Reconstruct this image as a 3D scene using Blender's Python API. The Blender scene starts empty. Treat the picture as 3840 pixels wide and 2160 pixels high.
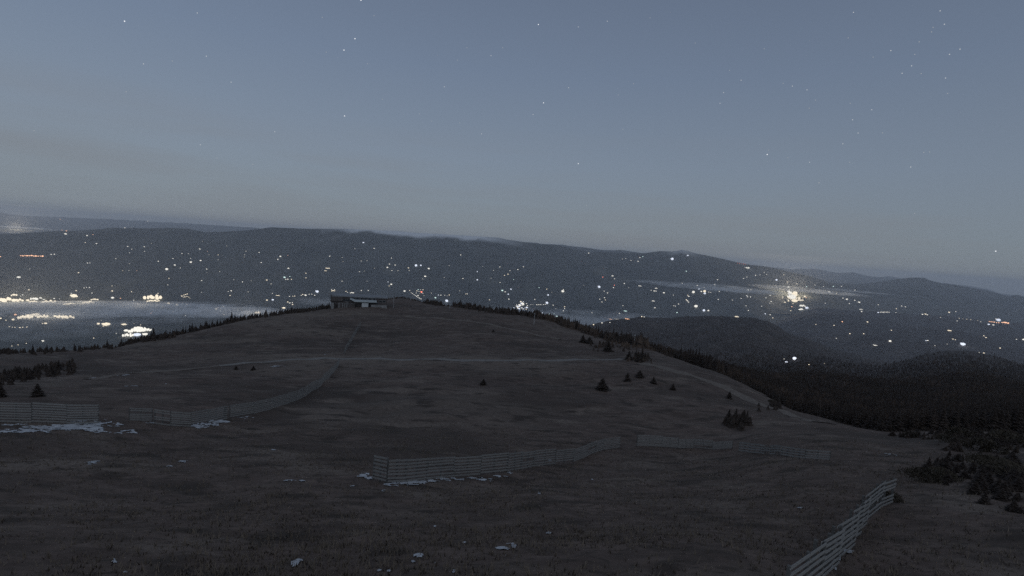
import bpy, bmesh, math, random
import numpy as np
from mathutils import Vector, Matrix
from mathutils.bvhtree import BVHTree

random.seed(7)
rng = np.random.default_rng(7)
scene = bpy.context.scene
col = scene.collection

# ------------------------------------------------------------------ camera
PITCH, ROLL, F = math.radians(4.6), math.radians(4.2), 1920.0
f0 = np.array([0, math.cos(PITCH), -math.sin(PITCH)])
u0 = np.array([0, math.sin(PITCH), math.cos(PITCH)])
r0 = np.array([1.0, 0, 0])
RT = r0 * math.cos(ROLL) + u0 * math.sin(ROLL)
UP = -r0 * math.sin(ROLL) + u0 * math.cos(ROLL)
cd = bpy.data.cameras.new('camera')
cd.sensor_width = 36.0
cd.lens = 18.0
cd.clip_start = 0.1
cd.clip_end = 200000.0
cam = bpy.data.objects.new('camera', cd)
col.objects.link(cam)
cam.matrix_world = Matrix(((RT[0], UP[0], -f0[0], 0), (RT[1], UP[1], -f0[1], 0),
                           (RT[2], UP[2], -f0[2], 0), (0, 0, 0, 1)))
scene.camera = cam

# ------------------------------------------------------------------ sky, sun, exposure
world = bpy.data.worlds.new("World")
scene.world = world
world.use_nodes = True
wn, wl = world.node_tree.nodes, world.node_tree.links
wn.clear()
SUN_EL, SUN_ROT = math.radians(4.0), math.radians(165)      # first dawn light, behind the camera
sky = wn.new('ShaderNodeTexSky')
sky.sky_type = 'NISHITA'
sky.sun_disc = False
sky.sun_elevation = SUN_EL
sky.sun_rotation = SUN_ROT
sky.altitude = 2000
sky.ozone_density = 3.0
tc = wn.new('ShaderNodeTexCoord')
sep = wn.new('ShaderNodeSeparateXYZ'); wl.new(tc.outputs['Generated'], sep.inputs[0])
# the air near the horizon goes on below eye level, as seen from a summit
mz = wn.new('ShaderNodeMath'); mz.operation = 'MAXIMUM'; mz.inputs[1].default_value = 0.004
wl.new(sep.outputs[2], mz.inputs[0])
cmb = wn.new('ShaderNodeCombineXYZ')
wl.new(sep.outputs[0], cmb.inputs[0]); wl.new(sep.outputs[1], cmb.inputs[1]); wl.new(mz.outputs[0], cmb.inputs[2])
wl.new(cmb.outputs[0], sky.inputs[0]) if sky.inputs else None
ramp = wn.new('ShaderNodeValToRGB')
stops = [(0.0, (0.235, 0.262, 0.280)), (0.06, (0.222, 0.264, 0.304)), (0.16, (0.203, 0.253, 0.322)), (0.31, (0.160, 0.209, 0.294)),
         (0.46, (0.127, 0.166, 0.242)), (1.0, (0.08, 0.105, 0.16))]
while len(ramp.color_ramp.elements) < len(stops): ramp.color_ramp.elements.new(0.5)
for e, (q, c) in zip(ramp.color_ramp.elements, stops): e.position = q; e.color = (*c, 1)
wl.new(mz.outputs[0], ramp.inputs[0])
# slightly brighter towards the south-west (left)
az = wn.new('ShaderNodeMapRange'); az.inputs[1].default_value = -0.8; az.inputs[2].default_value = 0.8
az.inputs[3].default_value = 1.05; az.inputs[4].default_value = 0.88
wl.new(sep.outputs[0], az.inputs[0])
mul = wn.new('ShaderNodeVectorMath'); mul.operation = 'SCALE'
wl.new(ramp.outputs[0], mul.inputs[0]); wl.new(az.outputs[0], mul.inputs[3])
# thin veil of high cloud, long streaks low in the sky
mpn = wn.new('ShaderNodeMapping'); mpn.inputs['Scale'].default_value = (1.3, 1.3, 15.0); mpn.inputs['Rotation'].default_value = (0, math.radians(2.5), 0)
mpn.inputs['Location'].default_value = (0.35, 0.2, 0.62)
wl.new(tc.outputs['Generated'], mpn.inputs[0])
cn = wn.new('ShaderNodeTexNoise'); cn.inputs['Scale'].default_value = 1.0; cn.inputs['Detail'].default_value = 5; cn.inputs['Roughness'].default_value = 0.5
wl.new(mpn.outputs[0], cn.inputs[0])
cm = wn.new('ShaderNodeMapRange'); cm.inputs[1].default_value = 0.45; cm.inputs[2].default_value = 0.70
wl.new(cn.outputs[0], cm.inputs[0])
low = wn.new('ShaderNodeMapRange'); low.inputs[1].default_value = 0.22; low.inputs[2].default_value = 0.11
wl.new(mz.outputs[0], low.inputs[0])
cf = wn.new('ShaderNodeMath'); cf.operation = 'MULTIPLY'; wl.new(cm.outputs[0], cf.inputs[0]); wl.new(low.outputs[0], cf.inputs[1])
cf2 = wn.new('ShaderNodeMath'); cf2.operation = 'MULTIPLY'; cf2.inputs[1].default_value = 0.5; wl.new(cf.outputs[0], cf2.inputs[0])
cmix = wn.new('ShaderNodeMix'); cmix.data_type = 'RGBA'
wl.new(cf2.outputs[0], cmix.inputs[0]); wl.new(mul.outputs[0], cmix.inputs[6]); cmix.inputs[7].default_value = (0.200, 0.208, 0.224, 1)
bg = wn.new('ShaderNodeBackground'); wl.new(cmix.outputs[2], bg.inputs[0]); bg.inputs[1].default_value = 1.03
bg2 = wn.new('ShaderNodeBackground'); wl.new(sky.outputs[0], bg2.inputs[0]); bg2.inputs[1].default_value = 0.002
add = wn.new('ShaderNodeAddShader'); wl.new(bg.outputs[0], add.inputs[0]); wl.new(bg2.outputs[0], add.inputs[1])
wo = wn.new('ShaderNodeOutputWorld')
wl.new(add.outputs[0], wo.inputs[0])

sd = bpy.data.lights.new('sun', 'SUN')
sd.energy = 0.8
sd.angle = math.radians(130)
sd.color = (0.86, 0.93, 1.0)
sun = bpy.data.objects.new('sun', sd)
col.objects.link(sun)
SL = math.radians(25)
SD = Vector((math.sin(SUN_ROT) * math.cos(SL), math.cos(SUN_ROT) * math.cos(SL), math.sin(SL)))
sun.rotation_euler = SD.to_track_quat('Z', 'Y').to_euler()

vs = scene.view_settings
vs.view_transform = 'Standard'
vs.look = 'None'
vs.gamma = 1.0
vs.exposure = 0.0
vs.use_curve_mapping = False
cy = scene.cycles
cy.use_denoising = False
cy.max_bounces = 6
cy.diffuse_bounces = 2
cy.volume_bounces = 4
cy.sample_clamp_direct = 1.2
cy.sample_clamp_indirect = 0.15

# ------------------------------------------------------------------ helpers
def ray(u, v):
    """direction of a photo pixel (3840 x 2160), scaled so that the forward component is 1"""
    return f0 + RT * (u - 1920) / F + UP * (1080 - v) / F

def mat(name, base=(0.1, 0.1, 0.1), rough=0.9, spec=0.2):
    m = bpy.data.materials.new(name)
    m.use_nodes = True
    b = m.node_tree.nodes['Principled BSDF']
    b.inputs['Base Color'].default_value = (*base, 1)
    b.inputs['Roughness'].default_value = rough
    b.inputs['Specular IOR Level'].default_value = spec
    return m

def noise_mat(name, stops, scale, detail=6, rough=0.9, bump=0.0, stretch=(1, 1, 1), second=None):
    """object-space noise through a colour ramp; second = (scale, colour, lo, hi) lays a patchy second colour on top"""
    m = mat(name, stops[0][1], rough)
    n, l = m.node_tree.nodes, m.node_tree.links
    b = n['Principled BSDF']
    tc = n.new('ShaderNodeTexCoord'); mp = n.new('ShaderNodeMapping'); mp.inputs['Scale'].default_value = stretch
    l.new(tc.outputs['Object'], mp.inputs[0])
    t = n.new('ShaderNodeTexNoise'); t.inputs['Scale'].default_value = scale; t.inputs['Detail'].default_value = detail
    t.inputs['Roughness'].default_value = 0.65
    l.new(mp.outputs[0], t.inputs[0])
    r = n.new('ShaderNodeValToRGB')
    el = r.color_ramp.elements
    while len(el) < len(stops): el.new(0.5)
    for e, (p, c) in zip(el, stops):
        e.position = p; e.color = (*c, 1)
    l.new(t.outputs[0], r.inputs[0])
    out = r.outputs[0]
    if second:
        for sc_, c_, lo, hi in second:
            t2 = n.new('ShaderNodeTexNoise'); t2.inputs['Scale'].default_value = sc_; t2.inputs['Detail'].default_value = 5
            l.new(mp.outputs[0], t2.inputs[0])
            mr = n.new('ShaderNodeMapRange'); mr.inputs[1].default_value = lo; mr.inputs[2].default_value = hi
            mr.clamp = True
            l.new(t2.outputs[0], mr.inputs[0])
            mx = n.new('ShaderNodeMix'); mx.data_type = 'RGBA'
            l.new(mr.outputs[0], mx.inputs[0]); l.new(out, mx.inputs[6]); mx.inputs[7].default_value = (*c_, 1)
            out = mx.outputs[2]
    l.new(out, b.inputs['Base Color'])
    if bump:
        bp = n.new('ShaderNodeBump'); bp.inputs['Strength'].default_value = bump
        l.new(t.outputs[0], bp.inputs['Height']); l.new(bp.outputs[0], b.inputs['Normal'])
    return m

def emit_mat(name, color, strength):
    m = bpy.data.materials.new(name); m.use_nodes = True
    n, l = m.node_tree.nodes, m.node_tree.links
    n.clear()
    e = n.new('ShaderNodeEmission'); e.inputs[0].default_value = (*color, 1); e.inputs[1].default_value = strength
    o = n.new('ShaderNodeOutputMaterial'); l.new(e.outputs[0], o.inputs[0])
    m.cycles.emission_sampling = 'NONE'
    return m

def vol_mat(name, color, density, aniso=0.0):
    m = bpy.data.materials.new(name); m.use_nodes = True
    n, l = m.node_tree.nodes, m.node_tree.links
    n.clear()
    v = n.new('ShaderNodeVolumePrincipled')
    v.inputs['Color'].default_value = (*color, 1); v.inputs['Density'].default_value = density
    v.inputs['Anisotropy'].default_value = aniso
    o = n.new('ShaderNodeOutputMaterial'); l.new(v.outputs[0], o.inputs['Volume'])
    return m

def new_mesh(name, verts, faces, mats=None, idx=None, smooth=False):
    me = bpy.data.meshes.new(name)
    me.from_pydata([tuple(v) for v in verts], [], [tuple(f) for f in faces])
    for m in (mats or []): me.materials.append(m)
    if idx is not None: me.polygons.foreach_set('material_index', np.asarray(idx, dtype=np.int32))
    if smooth: me.polygons.foreach_set('use_smooth', np.ones(len(me.polygons), dtype=bool))
    me.update()
    return me

def grid_mesh(name, P, m, smooth=True):
    """P: (rows, cols, 3) array of points -> one quad sheet"""
    R, C = P.shape[:2]
    V = P.reshape(-1, 3)
    i = np.arange(R * C).reshape(R, C)
    Q = np.stack([i[:-1, :-1], i[:-1, 1:], i[1:, 1:], i[1:, :-1]], -1).reshape(-1, 4)
    me = bpy.data.meshes.new(name)
    me.vertices.add(len(V)); me.vertices.foreach_set('co', V.astype(np.float32).ravel())
    me.loops.add(Q.size); me.loops.foreach_set('vertex_index', Q.astype(np.int32).ravel())
    me.polygons.add(len(Q)); me.polygons.foreach_set('loop_start', np.arange(0, Q.size, 4, dtype=np.int32))
    me.polygons.foreach_set('loop_total', np.full(len(Q), 4, dtype=np.int32))
    me.polygons.foreach_set('use_smooth', np.full(len(Q), smooth, dtype=bool))
    me.update(calc_edges=True)
    me.materials.append(m)
    return me, V, Q

def link(name, me, parent=None, loc=None):
    o = bpy.data.objects.new(name, me); col.objects.link(o)
    if parent is not None: o.parent = parent
    if loc is not None: o.location = loc
    return o

def tag(o, label=None, cat=None, group=None, kind=None):
    if label: o['label'] = label
    if cat: o['category'] = cat
    if group: o['group'] = group
    if kind: o['kind'] = kind
    return o

def empty(name, loc, rz=0.0):
    o = bpy.data.objects.new(name, None); col.objects.link(o)
    o.location = loc; o.rotation_euler = (0, 0, rz); o.empty_display_size = 0.3
    return o

class MB:
    """collects simple solids into one mesh"""
    def __init__(s): s.v = []; s.f = []
    def box(s, x0, x1, y0, y1, z0, z1):
        b = len(s.v)
        s.v += [(x0, y0, z0), (x1, y0, z0), (x1, y1, z0), (x0, y1, z0), (x0, y0, z1), (x1, y0, z1), (x1, y1, z1), (x0, y1, z1)]
        s.f += [tuple(b + k for k in q) for q in ((0, 3, 2, 1), (4, 5, 6, 7), (0, 1, 5, 4), (1, 2, 6, 5), (2, 3, 7, 6), (3, 0, 4, 7))]
        return s
    def prism(s, poly, y0, y1):
        """poly in x-z (counter-clockwise seen from -y), extruded from y0 to y1"""
        b = len(s.v); n = len(poly)
        s.v += [(x, y0, z) for x, z in poly] + [(x, y1, z) for x, z in poly]
        s.f.append(tuple(b + k for k in range(n))); s.f.append(tuple(b + n + k for k in reversed(range(n))))
        for k in range(n):
            j = (k + 1) % n
            s.f.append((b + k, b + n + k, b + n + j, b + j))
        return s
    def tube(s, p, q, ra, rb, n=8):
        p, q = Vector(p), Vector(q); d = (q - p).normalized()
        a = d.orthogonal().normalized(); c = d.cross(a); b = len(s.v)
        for pt, r in ((p, ra), (q, rb)):
            for k in range(n):
                t = 2 * math.pi * k / n
                s.v.append(tuple(pt + (a * math.cos(t) + c * math.sin(t)) * r))
        for k in range(n):
            j = (k + 1) % n
            s.f.append((b + k, b + j, b + n + j, b + n + k))
        s.f.append(tuple(b + k for k in reversed(range(n)))); s.f.append(tuple(b + n + k for k in range(n)))
        return s
    def mesh(s, name, m): return new_mesh(name, s.v, s.f, [m])
    def build(s, name, m, parent): return link(name, s.mesh(name, m), parent)

# value noise, vectorised
_perm = rng.random((256, 256))
def vnoise(x, y):
    xi, yi = np.floor(x).astype(int), np.floor(y).astype(int)
    fx, fy = x - xi, y - yi
    fx = fx * fx * (3 - 2 * fx); fy = fy * fy * (3 - 2 * fy)
    g = lambda a, b: _perm[a & 255, b & 255]
    return (g(xi, yi) * (1 - fx) + g(xi + 1, yi) * fx) * (1 - fy) + (g(xi, yi + 1) * (1 - fx) + g(xi + 1, yi + 1) * fx) * fy - 0.5
def fbm(x, y, o=4):
    s, a = 0, 1.0
    for k in range(o):
        s = s + a * vnoise(x * 2 ** k + 17.3 * k, y * 2 ** k - 9.1 * k); a *= 0.5
    return s

# ------------------------------------------------------------------ materials
M_ground = noise_mat('dry_alpine_grass', [(0.28, (0.050, 0.037, 0.030)), (0.50, (0.092, 0.068, 0.057)), (0.74, (0.150, 0.113, 0.095))], 0.55, 10,
                     bump=0.6, second=[(0.033, (0.056, 0.042, 0.035), 0.46, 0.62), (0.021, (0.140, 0.113, 0.094), 0.50, 0.66), (0.15, (0.138, 0.110, 0.092), 0.54, 0.66), (0.35, (0.042, 0.032, 0.026), 0.54, 0.66), (2.6, (0.050, 0.039, 0.032), 0.52, 0.70)], stretch=(0.55, 1.0, 1.0))
M_track = noise_mat('gravel_track', [(0.3, (0.13, 0.122, 0.114)), (0.7, (0.20, 0.19, 0.18))], 0.8, 7, bump=0.3)
M_pale = noise_mat('pale_cropped_grass', [(0.3, (0.105, 0.088, 0.074)), (0.7, (0.155, 0.132, 0.115))], 0.6, 7, bump=0.3)
M_valley = noise_mat('valley_fields', [(0.35, (0.03, 0.032, 0.028)), (0.6, (0.075, 0.075, 0.06))], 0.0016, 7, second=[(0.0008, (0.025, 0.03, 0.025), 0.5, 0.6)])
M_slope = noise_mat('forested_mountain', [(0.35, (0.022, 0.026, 0.024)), (0.65, (0.055, 0.057, 0.05))], 0.0013, 8, second=[(0.0011, (0.075, 0.075, 0.062), 0.60, 0.68)])
M_fhill = noise_mat('forested_hill', [(0.35, (0.036, 0.030, 0.028)), (0.65, (0.066, 0.054, 0.049))], 0.012, 8, bump=0.4, second=[(0.003, (0.085, 0.07, 0.062), 0.58, 0.72)])
M_snow = noise_mat('old_snow', [(0.3, (0.22, 0.23, 0.245)), (0.7, (0.52, 0.54, 0.57))], 1.2, 6, rough=0.7)
M_needle = noise_mat('spruce_needles', [(0.3, (0.024, 0.018, 0.015)), (0.7, (0.052, 0.039, 0.032))], 1.1, 4, second=[(0.035, (0.085, 0.060, 0.045), 0.52, 0.72)])
M_bark = noise_mat('bark', [(0.3, (0.03, 0.025, 0.02)), (0.7, (0.07, 0.058, 0.05))], 4, 4)
M_wood = noise_mat('weathered_wood', [(0.28, (0.12, 0.118, 0.114)), (0.72, (0.29, 0.286, 0.277))], 3.0, 6, stretch=(0.25, 4, 4), bump=0.2)
M_post = noise_mat('grey_post', [(0.3, (0.07, 0.068, 0.065)), (0.7, (0.13, 0.127, 0.122))], 4.0, 5, stretch=(3, 3, 0.5))
M_metal = noise_mat('galvanised_metal', [(0.3, (0.26, 0.27, 0.28)), (0.7, (0.36, 0.37, 0.38))], 2.0, 4, rough=0.5)
M_grass = noise_mat('grass_blades', [(0.3, (0.08, 0.064, 0.05)), (0.7, (0.17, 0.138, 0.11))], 0.7, 4)

# ------------------------------------------------------------------ near hill
cols = {   # photo column: visible ground as (row, distance along the view), nearest first, crest last
    -700: [(2160, 20), (1850, 32), (1650, 48), (1520, 66), (1430, 95), (1360, 130), (1300, 170)],
    0:    [(2160, 20), (1900, 31), (1750, 42), (1600, 58), (1500, 80), (1420, 115), (1360, 150), (1318, 190)],
    500:  [(2160, 20), (1900, 33), (1750, 45), (1610, 62), (1500, 88), (1400, 135), (1330, 190), (1288, 250)],
    900:  [(2160, 20), (1900, 34), (1750, 47), (1590, 75), (1480, 105), (1360, 165), (1280, 230), (1200, 320)],
    1300: [(2160, 20), (1900, 36), (1780, 48), (1600, 80), (1450, 125), (1350, 175), (1240, 265), (1150, 370)],
    1500: [(1800, 48), (1600, 83), (1450, 125), (1352, 172), (1240, 265), (1150, 365), (1118, 430)],
    1700: [(2160, 20), (1950, 33), (1805, 50), (1700, 66), (1550, 95), (1450, 125), (1352, 170), (1250, 250), (1152, 380)],
    2000: [(2160, 20), (1950, 33), (1770, 57), (1650, 82), (1500, 116), (1352, 178), (1260, 260), (1190, 370)],
    2400: [(2160, 20), (1950, 34), (1690, 76), (1550, 108), (1450, 138), (1355, 186), (1300, 255)],
    2700: [(2160, 20), (1900, 39), (1700, 76), (1580, 104), (1480, 138), (1402, 186)],
    3000: [(2160, 22), (1900, 37), (1720, 60), (1640, 80), (1545, 130)],
    3300: [(2160, 23), (1850, 40), (1720, 62), (1632, 100)],
    3600: [(2160, 23), (1850, 40), (1720, 65), (1630, 100)],
    3840: [(2160, 23), (1850, 40), (1720, 66), (1640, 100)],
    4500: [(2160, 24), (1880, 40), (1750, 66), (1670, 100)],
}
forest_back = {   # the wooded slope that shows beyond the crest on the right
    2400: [(1322, 330), (1325, 480)],
    2700: [(1418, 240), (1402, 340), (1378, 500)],
    3000: [(1562, 200), (1510, 310), (1450, 480), (1408, 620)],
    3300: [(1640, 170), (1570, 270), (1478, 480), (1446, 660)],
    3600: [(1612, 170), (1540, 290), (1458, 520), (1412, 760)],
    3840: [(1612, 170), (1540, 290), (1470, 520), (1450, 680)],
    4500: [(1640, 170), (1570, 290), (1490, 520), (1455, 720)],
}
def polar(u, v, D):
    p = ray(u, v) * D
    return math.atan2(p[0], p[1]), math.hypot(p[0], p[1]), p[2]
ctl = []
crest_r = {}
for u, L in cols.items():
    for v, D in L:
        th, r, z = polar(u, v, D); ctl.append((th, r, z / r))
    crest_r[u] = r
    thc, rc, sc_ = th, r, z / r
    th_first = polar(u, *L[0])
    if L[0][0] == 2160:
        for rr, zz in ((12.0, -10.8), (6.0, -10.0)):
            ctl.append((th_first[0], rr, zz / rr))
    if u in forest_back:
        for v, D in forest_back[u]:
            th, r, z = polar(u, v, D); ctl.append((th, r, z / r))
        thc, rc, sc_ = th, r, z / r
        ctl.append((thc, rc * 1.5, sc_ - 0.07)); ctl.append((thc, rc * 2.6, sc_ - 0.15))
    else:
        ctl.append((thc, rc * 1.13, sc_ - 0.014)); ctl.append((thc, rc * 1.45, sc_ - 0.08)); ctl.append((thc, rc * 2.2, sc_ - 0.17))
        ctl.append((thc, rc * 4, sc_ - 0.24))
    ctl.append((thc, 5200, -0.44))
ctl = np.array(ctl)
KT = 2.2
CX = np.stack([ctl[:, 0] * KT, np.log(ctl[:, 1])], 1)
def _phi(a, b):
    d2 = ((a[:, None, :] - b[None, :, :]) ** 2).sum(-1) + 1e-12
    return 0.5 * d2 * np.log(d2)
n_ = len(CX)
A = np.zeros((n_ + 3, n_ + 3)); A[:n_, :n_] = _phi(CX, CX) + np.eye(n_) * 2e-4
Pm = np.concatenate([np.ones((n_, 1)), CX], 1); A[:n_, n_:] = Pm; A[n_:, :n_] = Pm.T
W = np.linalg.solve(A, np.concatenate([ctl[:, 2], np.zeros(3)]))
def hill_s(th, r):
    q = np.stack([th.ravel() * KT, np.log(r.ravel())], 1)
    out = np.empty(len(q))
    for k in range(0, len(q), 20000):
        b = q[k:k + 20000]
        out[k:k + 20000] = _phi(b, CX) @ W[:n_] + W[n_] + b @ W[n_ + 1:]
    return out.reshape(th.shape)
def hill_z(x, y):
    th, r = np.arctan2(x, y), np.hypot(x, y)
    z = hill_s(th, r) * r
    z += 1.2 * fbm(x / 34, y / 34, 3) + np.clip(r / 90, 0.25, 1) * 0.6 * fbm(x / 7.5, y / 7.5, 3) + 0.13 * fbm(x / 1.3, y / 1.3, 3)
    return z
TH = np.linspace(math.radians(-64), math.radians(64), 620)
RR = np.exp(np.linspace(math.log(5.0), math.log(5200), 520))
th_g, r_g = np.meshgrid(TH, RR)
X, Y = np.sin(th_g) * r_g, np.cos(th_g) * r_g
Pg = np.stack([X, Y, hill_z(X, Y)], -1)
me, V, Q = grid_mesh('ground', Pg, M_ground)
ground = tag(link('ground', me), 'dark hillside of short dry alpine grass dropping from the camera to a rounded crest', kind='structure')
hill_bvh = BVHTree.FromPolygons([tuple(v) for v in V.tolist()], Q.tolist())
ORG = Vector((0, 0, 0))
def on_hill(u, v):
    h = hill_bvh.ray_cast(ORG, Vector(ray(u, v)).normalized())
    return h[0]
def hz(x, y):
    h = hill_bvh.ray_cast(Vector((x, y, 500)), Vector((0, 0, -1)))
    return h[0].z if h[0] is not None else -2000.0
def crest_hit(u, v0, v1=1800, rmax=700):
    """first ground met when looking down column u from row v0"""
    v = v0
    while v < v1:
        h = on_hill(u, v)
        if h is not None and math.hypot(h.x, h.y) < rmax: return h, v
        v += 2
    return None, v

# ------------------------------------------------------------------ far terrain
far_bvhs = []
VZ = -1600.0
def layer(name, crest, Dc, base, Db, m, cols_n=520, rows=46, amp=60, wl=1800, rough_crest=6.0, label='', seed=0, back=0.12, steep=1.0):
    """a mountain side between a base line and a crest line; Db None = where the base row meets the valley floor"""
    us = np.linspace(crest[0][0], crest[-1][0], cols_n)
    cv = np.interp(us, [c[0] for c in crest], [c[1] for c in crest])
    bv = np.interp(us, [c[0] for c in base], [c[1] for c in base])
    dc = np.interp(us, [c[0] for c in Dc], [c[1] for c in Dc])
    P = np.zeros((rows + 5, cols_n, 3))
    for i, u in enumerate(us):
        pc = ray(u, cv[i]) * dc[i]
        rb_ = ray(u, bv[i])
        if Db is None: pb = rb_ * (VZ / rb_[2])
        else: pb = rb_ * np.interp(u, [c[0] for c in Db], [c[1] for c in Db])
        for k in range(rows):
            t = k / (rows - 1)
            P[k, i, :2] = pb[:2] + (pc[:2] - pb[:2]) * t
            P[k, i, 2] = pb[2] + (pc[2] - pb[2]) * (t ** steep)
        dv = pc[:2] / np.hypot(*pc[:2])
        for k in range(5):
            P[rows + k, i, :2] = pc[:2] + dv * 400 * (k + 1) * (dc[i] / 15000)
            P[rows + k, i, 2] = pc[2] - back * 400 * (k + 1) * (dc[i] / 15000) * (0.3 + 0.3 * k)
    t = np.clip(np.arange(rows + 5) / (rows - 1), 0, 1.0)[:, None]
    env = np.sin(np.pi * np.clip(t, 0, 1)) ** 0.6
    x, y = P[..., 0] + seed * 7919, P[..., 1]
    P[..., 2] += amp * env * (fbm(x / wl, y / wl, 5)) + rough_crest * fbm(x / (wl * 0.12), y / (wl * 0.12), 3) * np.clip(t * 4, 0, 1)
    me, V, Q = grid_mesh(name, P, m)
    o = tag(link(name, me), label, kind='structure')
    far_bvhs.append(BVHTree.FromPolygons([tuple(v) for v in V.tolist()], Q.tolist()))
    return o

# valley floor out to the horizon
nr, nt = 60, 120
rr = np.concatenate([[1.0], np.exp(np.linspace(math.log(2500), math.log(50000), nr))])
tt = np.linspace(0, 2 * math.pi, nt)
tg, rg = np.meshgrid(tt, rr)
Pv = np.stack([np.sin(tg) * rg, np.cos(tg) * rg, np.full_like(tg, VZ - 2)], -1)
me, V, Q = grid_mesh('valley_floor', Pv, M_valley)
valley_floor = tag(link('valley_floor', me), 'dark flat valley floor with fields and towns far below the hill', kind='structure')
far_bvhs.append(BVHTree.FromPolygons([tuple(v) for v in V.tolist()], Q.tolist()))

saual = [(-700, 890), (-300, 882), (0, 878), (93, 874), (186, 868), (317, 864), (380, 858), (428, 855), (559, 856), (633, 854), (708, 858), (768, 871), (838, 869),
         (913, 865), (960, 860), (1016, 852), (1146, 858), (1277, 858), (1426, 864), (1500, 867), (1556, 873), (1668, 879), (1780, 886), (1873, 891), (1914, 901),
         (2013, 915), (2088, 920), (2144, 934), (2218, 945), (2255, 944), (2311, 948), (2404, 951), (2472, 942), (2524, 943), (2557, 937), (2583, 942), (2609, 950),
         (2684, 965), (2758, 982), (2814, 993), (2880, 1000), (2955, 1018), (3048, 1038), (3104, 1058), (3250, 1090), (3420, 1125)]
# snow shows on the open tops of the long ridge only
M_ridge = noise_mat('forested_ridge', [(0.35, (0.022, 0.026, 0.024)), (0.65, (0.055, 0.057, 0.05))], 0.0013, 8, second=[(0.0011, (0.075, 0.075, 0.062), 0.60, 0.68)])
_n, _l = M_ridge.node_tree.nodes, M_ridge.node_tree.links
_at = _n.new('ShaderNodeAttribute'); _at.attribute_name = 'snow'
_mx = _n.new('ShaderNodeMix'); _mx.data_type = 'RGBA'
_b = _n['Principled BSDF']; _src = _b.inputs['Base Color'].links[0].from_socket
_l.new(_at.outputs['Fac'], _mx.inputs[0]); _l.new(_src, _mx.inputs[6]); _mx.inputs[7].default_value = (0.75, 0.77, 0.8, 1)
_l.new(_mx.outputs[2], _b.inputs['Base Color'])
ridge = layer('mountain_ridge', saual, [(-700, 13000), (0, 13500), (1300, 14500), (2900, 17500), (3420, 17500)],
              [(-700, 1100), (0, 1118), (700, 1135), (1000, 1150), (2200, 1225), (2500, 1218), (2900, 1222), (3420, 1190)],
              [(-700, 9000), (0, 9200), (1000, 10500), (2200, 11000), (2500, 12000), (2900, 12600), (3420, 13000)], M_ridge, 700, 60,
              amp=320, wl=2600, label='long dark forested mountain ridge with faint snow on its tops', seed=1, steep=0.9)
co = np.empty(len(ridge.data.vertices) * 3, dtype=np.float32); ridge.data.vertices.foreach_get('co', co); co = co.reshape(-1, 3)
azr = np.arctan2(co[:, 0], co[:, 1])
aL, aR = polar(1180, 860, 1)[0], polar(1980, 905, 1)[0]
hgt = co[:, 2]
crz = np.interp(azr, *zip(*sorted((polar(u, v, 1)[0], (ray(u, v) * np.interp(u, [-700, 0, 1300, 2900, 3420], [13000, 13500, 14500, 17500, 17500]))[2]) for u, v in saual)))
nearc = np.clip(1 - (crz - hgt) / 190, 0, 1)
nz = fbm(co[:, 0] / 900, co[:, 1] / 900, 4)
band = np.clip((azr - aL) / 0.08, 0, 1) * np.clip((aR - azr) / 0.1, 0, 1)
pk = np.exp(-((azr - polar(2560, 940, 1)[0]) / 0.022) ** 2)
sn = np.clip((nearc * 0.9 + nz * 1.0 - 0.10) * 2.4, 0, 1) * np.clip(nearc * 2, 0, 1) * 0.8 * np.maximum(band, 0.55 * pk)
at = ridge.data.attributes.new('snow', 'FLOAT', 'POINT'); at.data.foreach_set('value', sn.astype(np.float32))

layer('far_mountains', [(-700, 788), (0, 797), (67, 808), (260, 815), (420, 822), (559, 830), (745, 840), (857, 847), (1000, 858), (1146, 862), (1277, 864), (1380, 870), (1500, 874), (1700, 886),
                        (1920, 901), (2024, 913), (2125, 920), (2181, 926), (2255, 938), (2333, 936), (2404, 948), (2600, 965), (2760, 985), (2880, 1001), (2973, 1010),
                        (3044, 1008), (3089, 1014), (3141, 1023), (3197, 1021), (3234, 1031), (3282, 1039), (3338, 1037), (3376, 1044), (3480, 1056), (3566, 1064), (3637, 1073),
                        (3700, 1084), (3748, 1101), (3900, 1118), (4500, 1150)],
      [(-700, 45000), (800, 42000), (1200, 24000), (2400, 24000), (2900, 40000), (4500, 42000)], [(-700, 850), (0, 872), (1500, 920), (2900, 1060), (4500, 1165)], [(-700, 30000), (800, 28000), (1200, 19500), (2400, 19500), (2900, 27000), (4500, 28000)], M_slope, 700, 20, amp=250, wl=5000, rough_crest=60,
      label='pale hazy mountain chain on the horizon', seed=3)
layer('dark_mountain', [(2600, 1100), (2900, 1078), (3104, 1062), (3215, 1065), (3309, 1057), (3364, 1046), (3420, 1040), (3465, 1041), (3491, 1053), (3532, 1062), (3588, 1069),
                        (3644, 1079), (3719, 1094), (3786, 1111), (3812, 1105), (3840, 1112), (3950, 1130), (4500, 1160)],
      [(2600, 20500), (4500, 20000)], [(2600, 1162), (3400, 1196), (4500, 1262)], [(2600, 13500), (4500, 13500)], M_slope, 420, 46, amp=220, wl=2400, rough_crest=16,
      label='dark mountain with a blunt summit beyond the town on the right', seed=5)
layer('foothill', [(2700, 1270), (2900, 1215), (3010, 1170), (3060, 1156), (3120, 1158), (3200, 1167), (3300, 1170), (3400, 1177), (3550, 1186), (3680, 1204), (3760, 1210), (3800, 1212), (3840, 1207), (4000, 1215), (4500, 1260)],
      [(2700, 11000), (4500, 10500)], [(2700, 1420), (4500, 1440)], [(2700, 4200), (4500, 4200)], M_fhill, 420, 60, amp=200, wl=1500, rough_crest=14,
      label='low dark wooded foothills scattered with farm lights on the right', seed=7)
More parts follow.
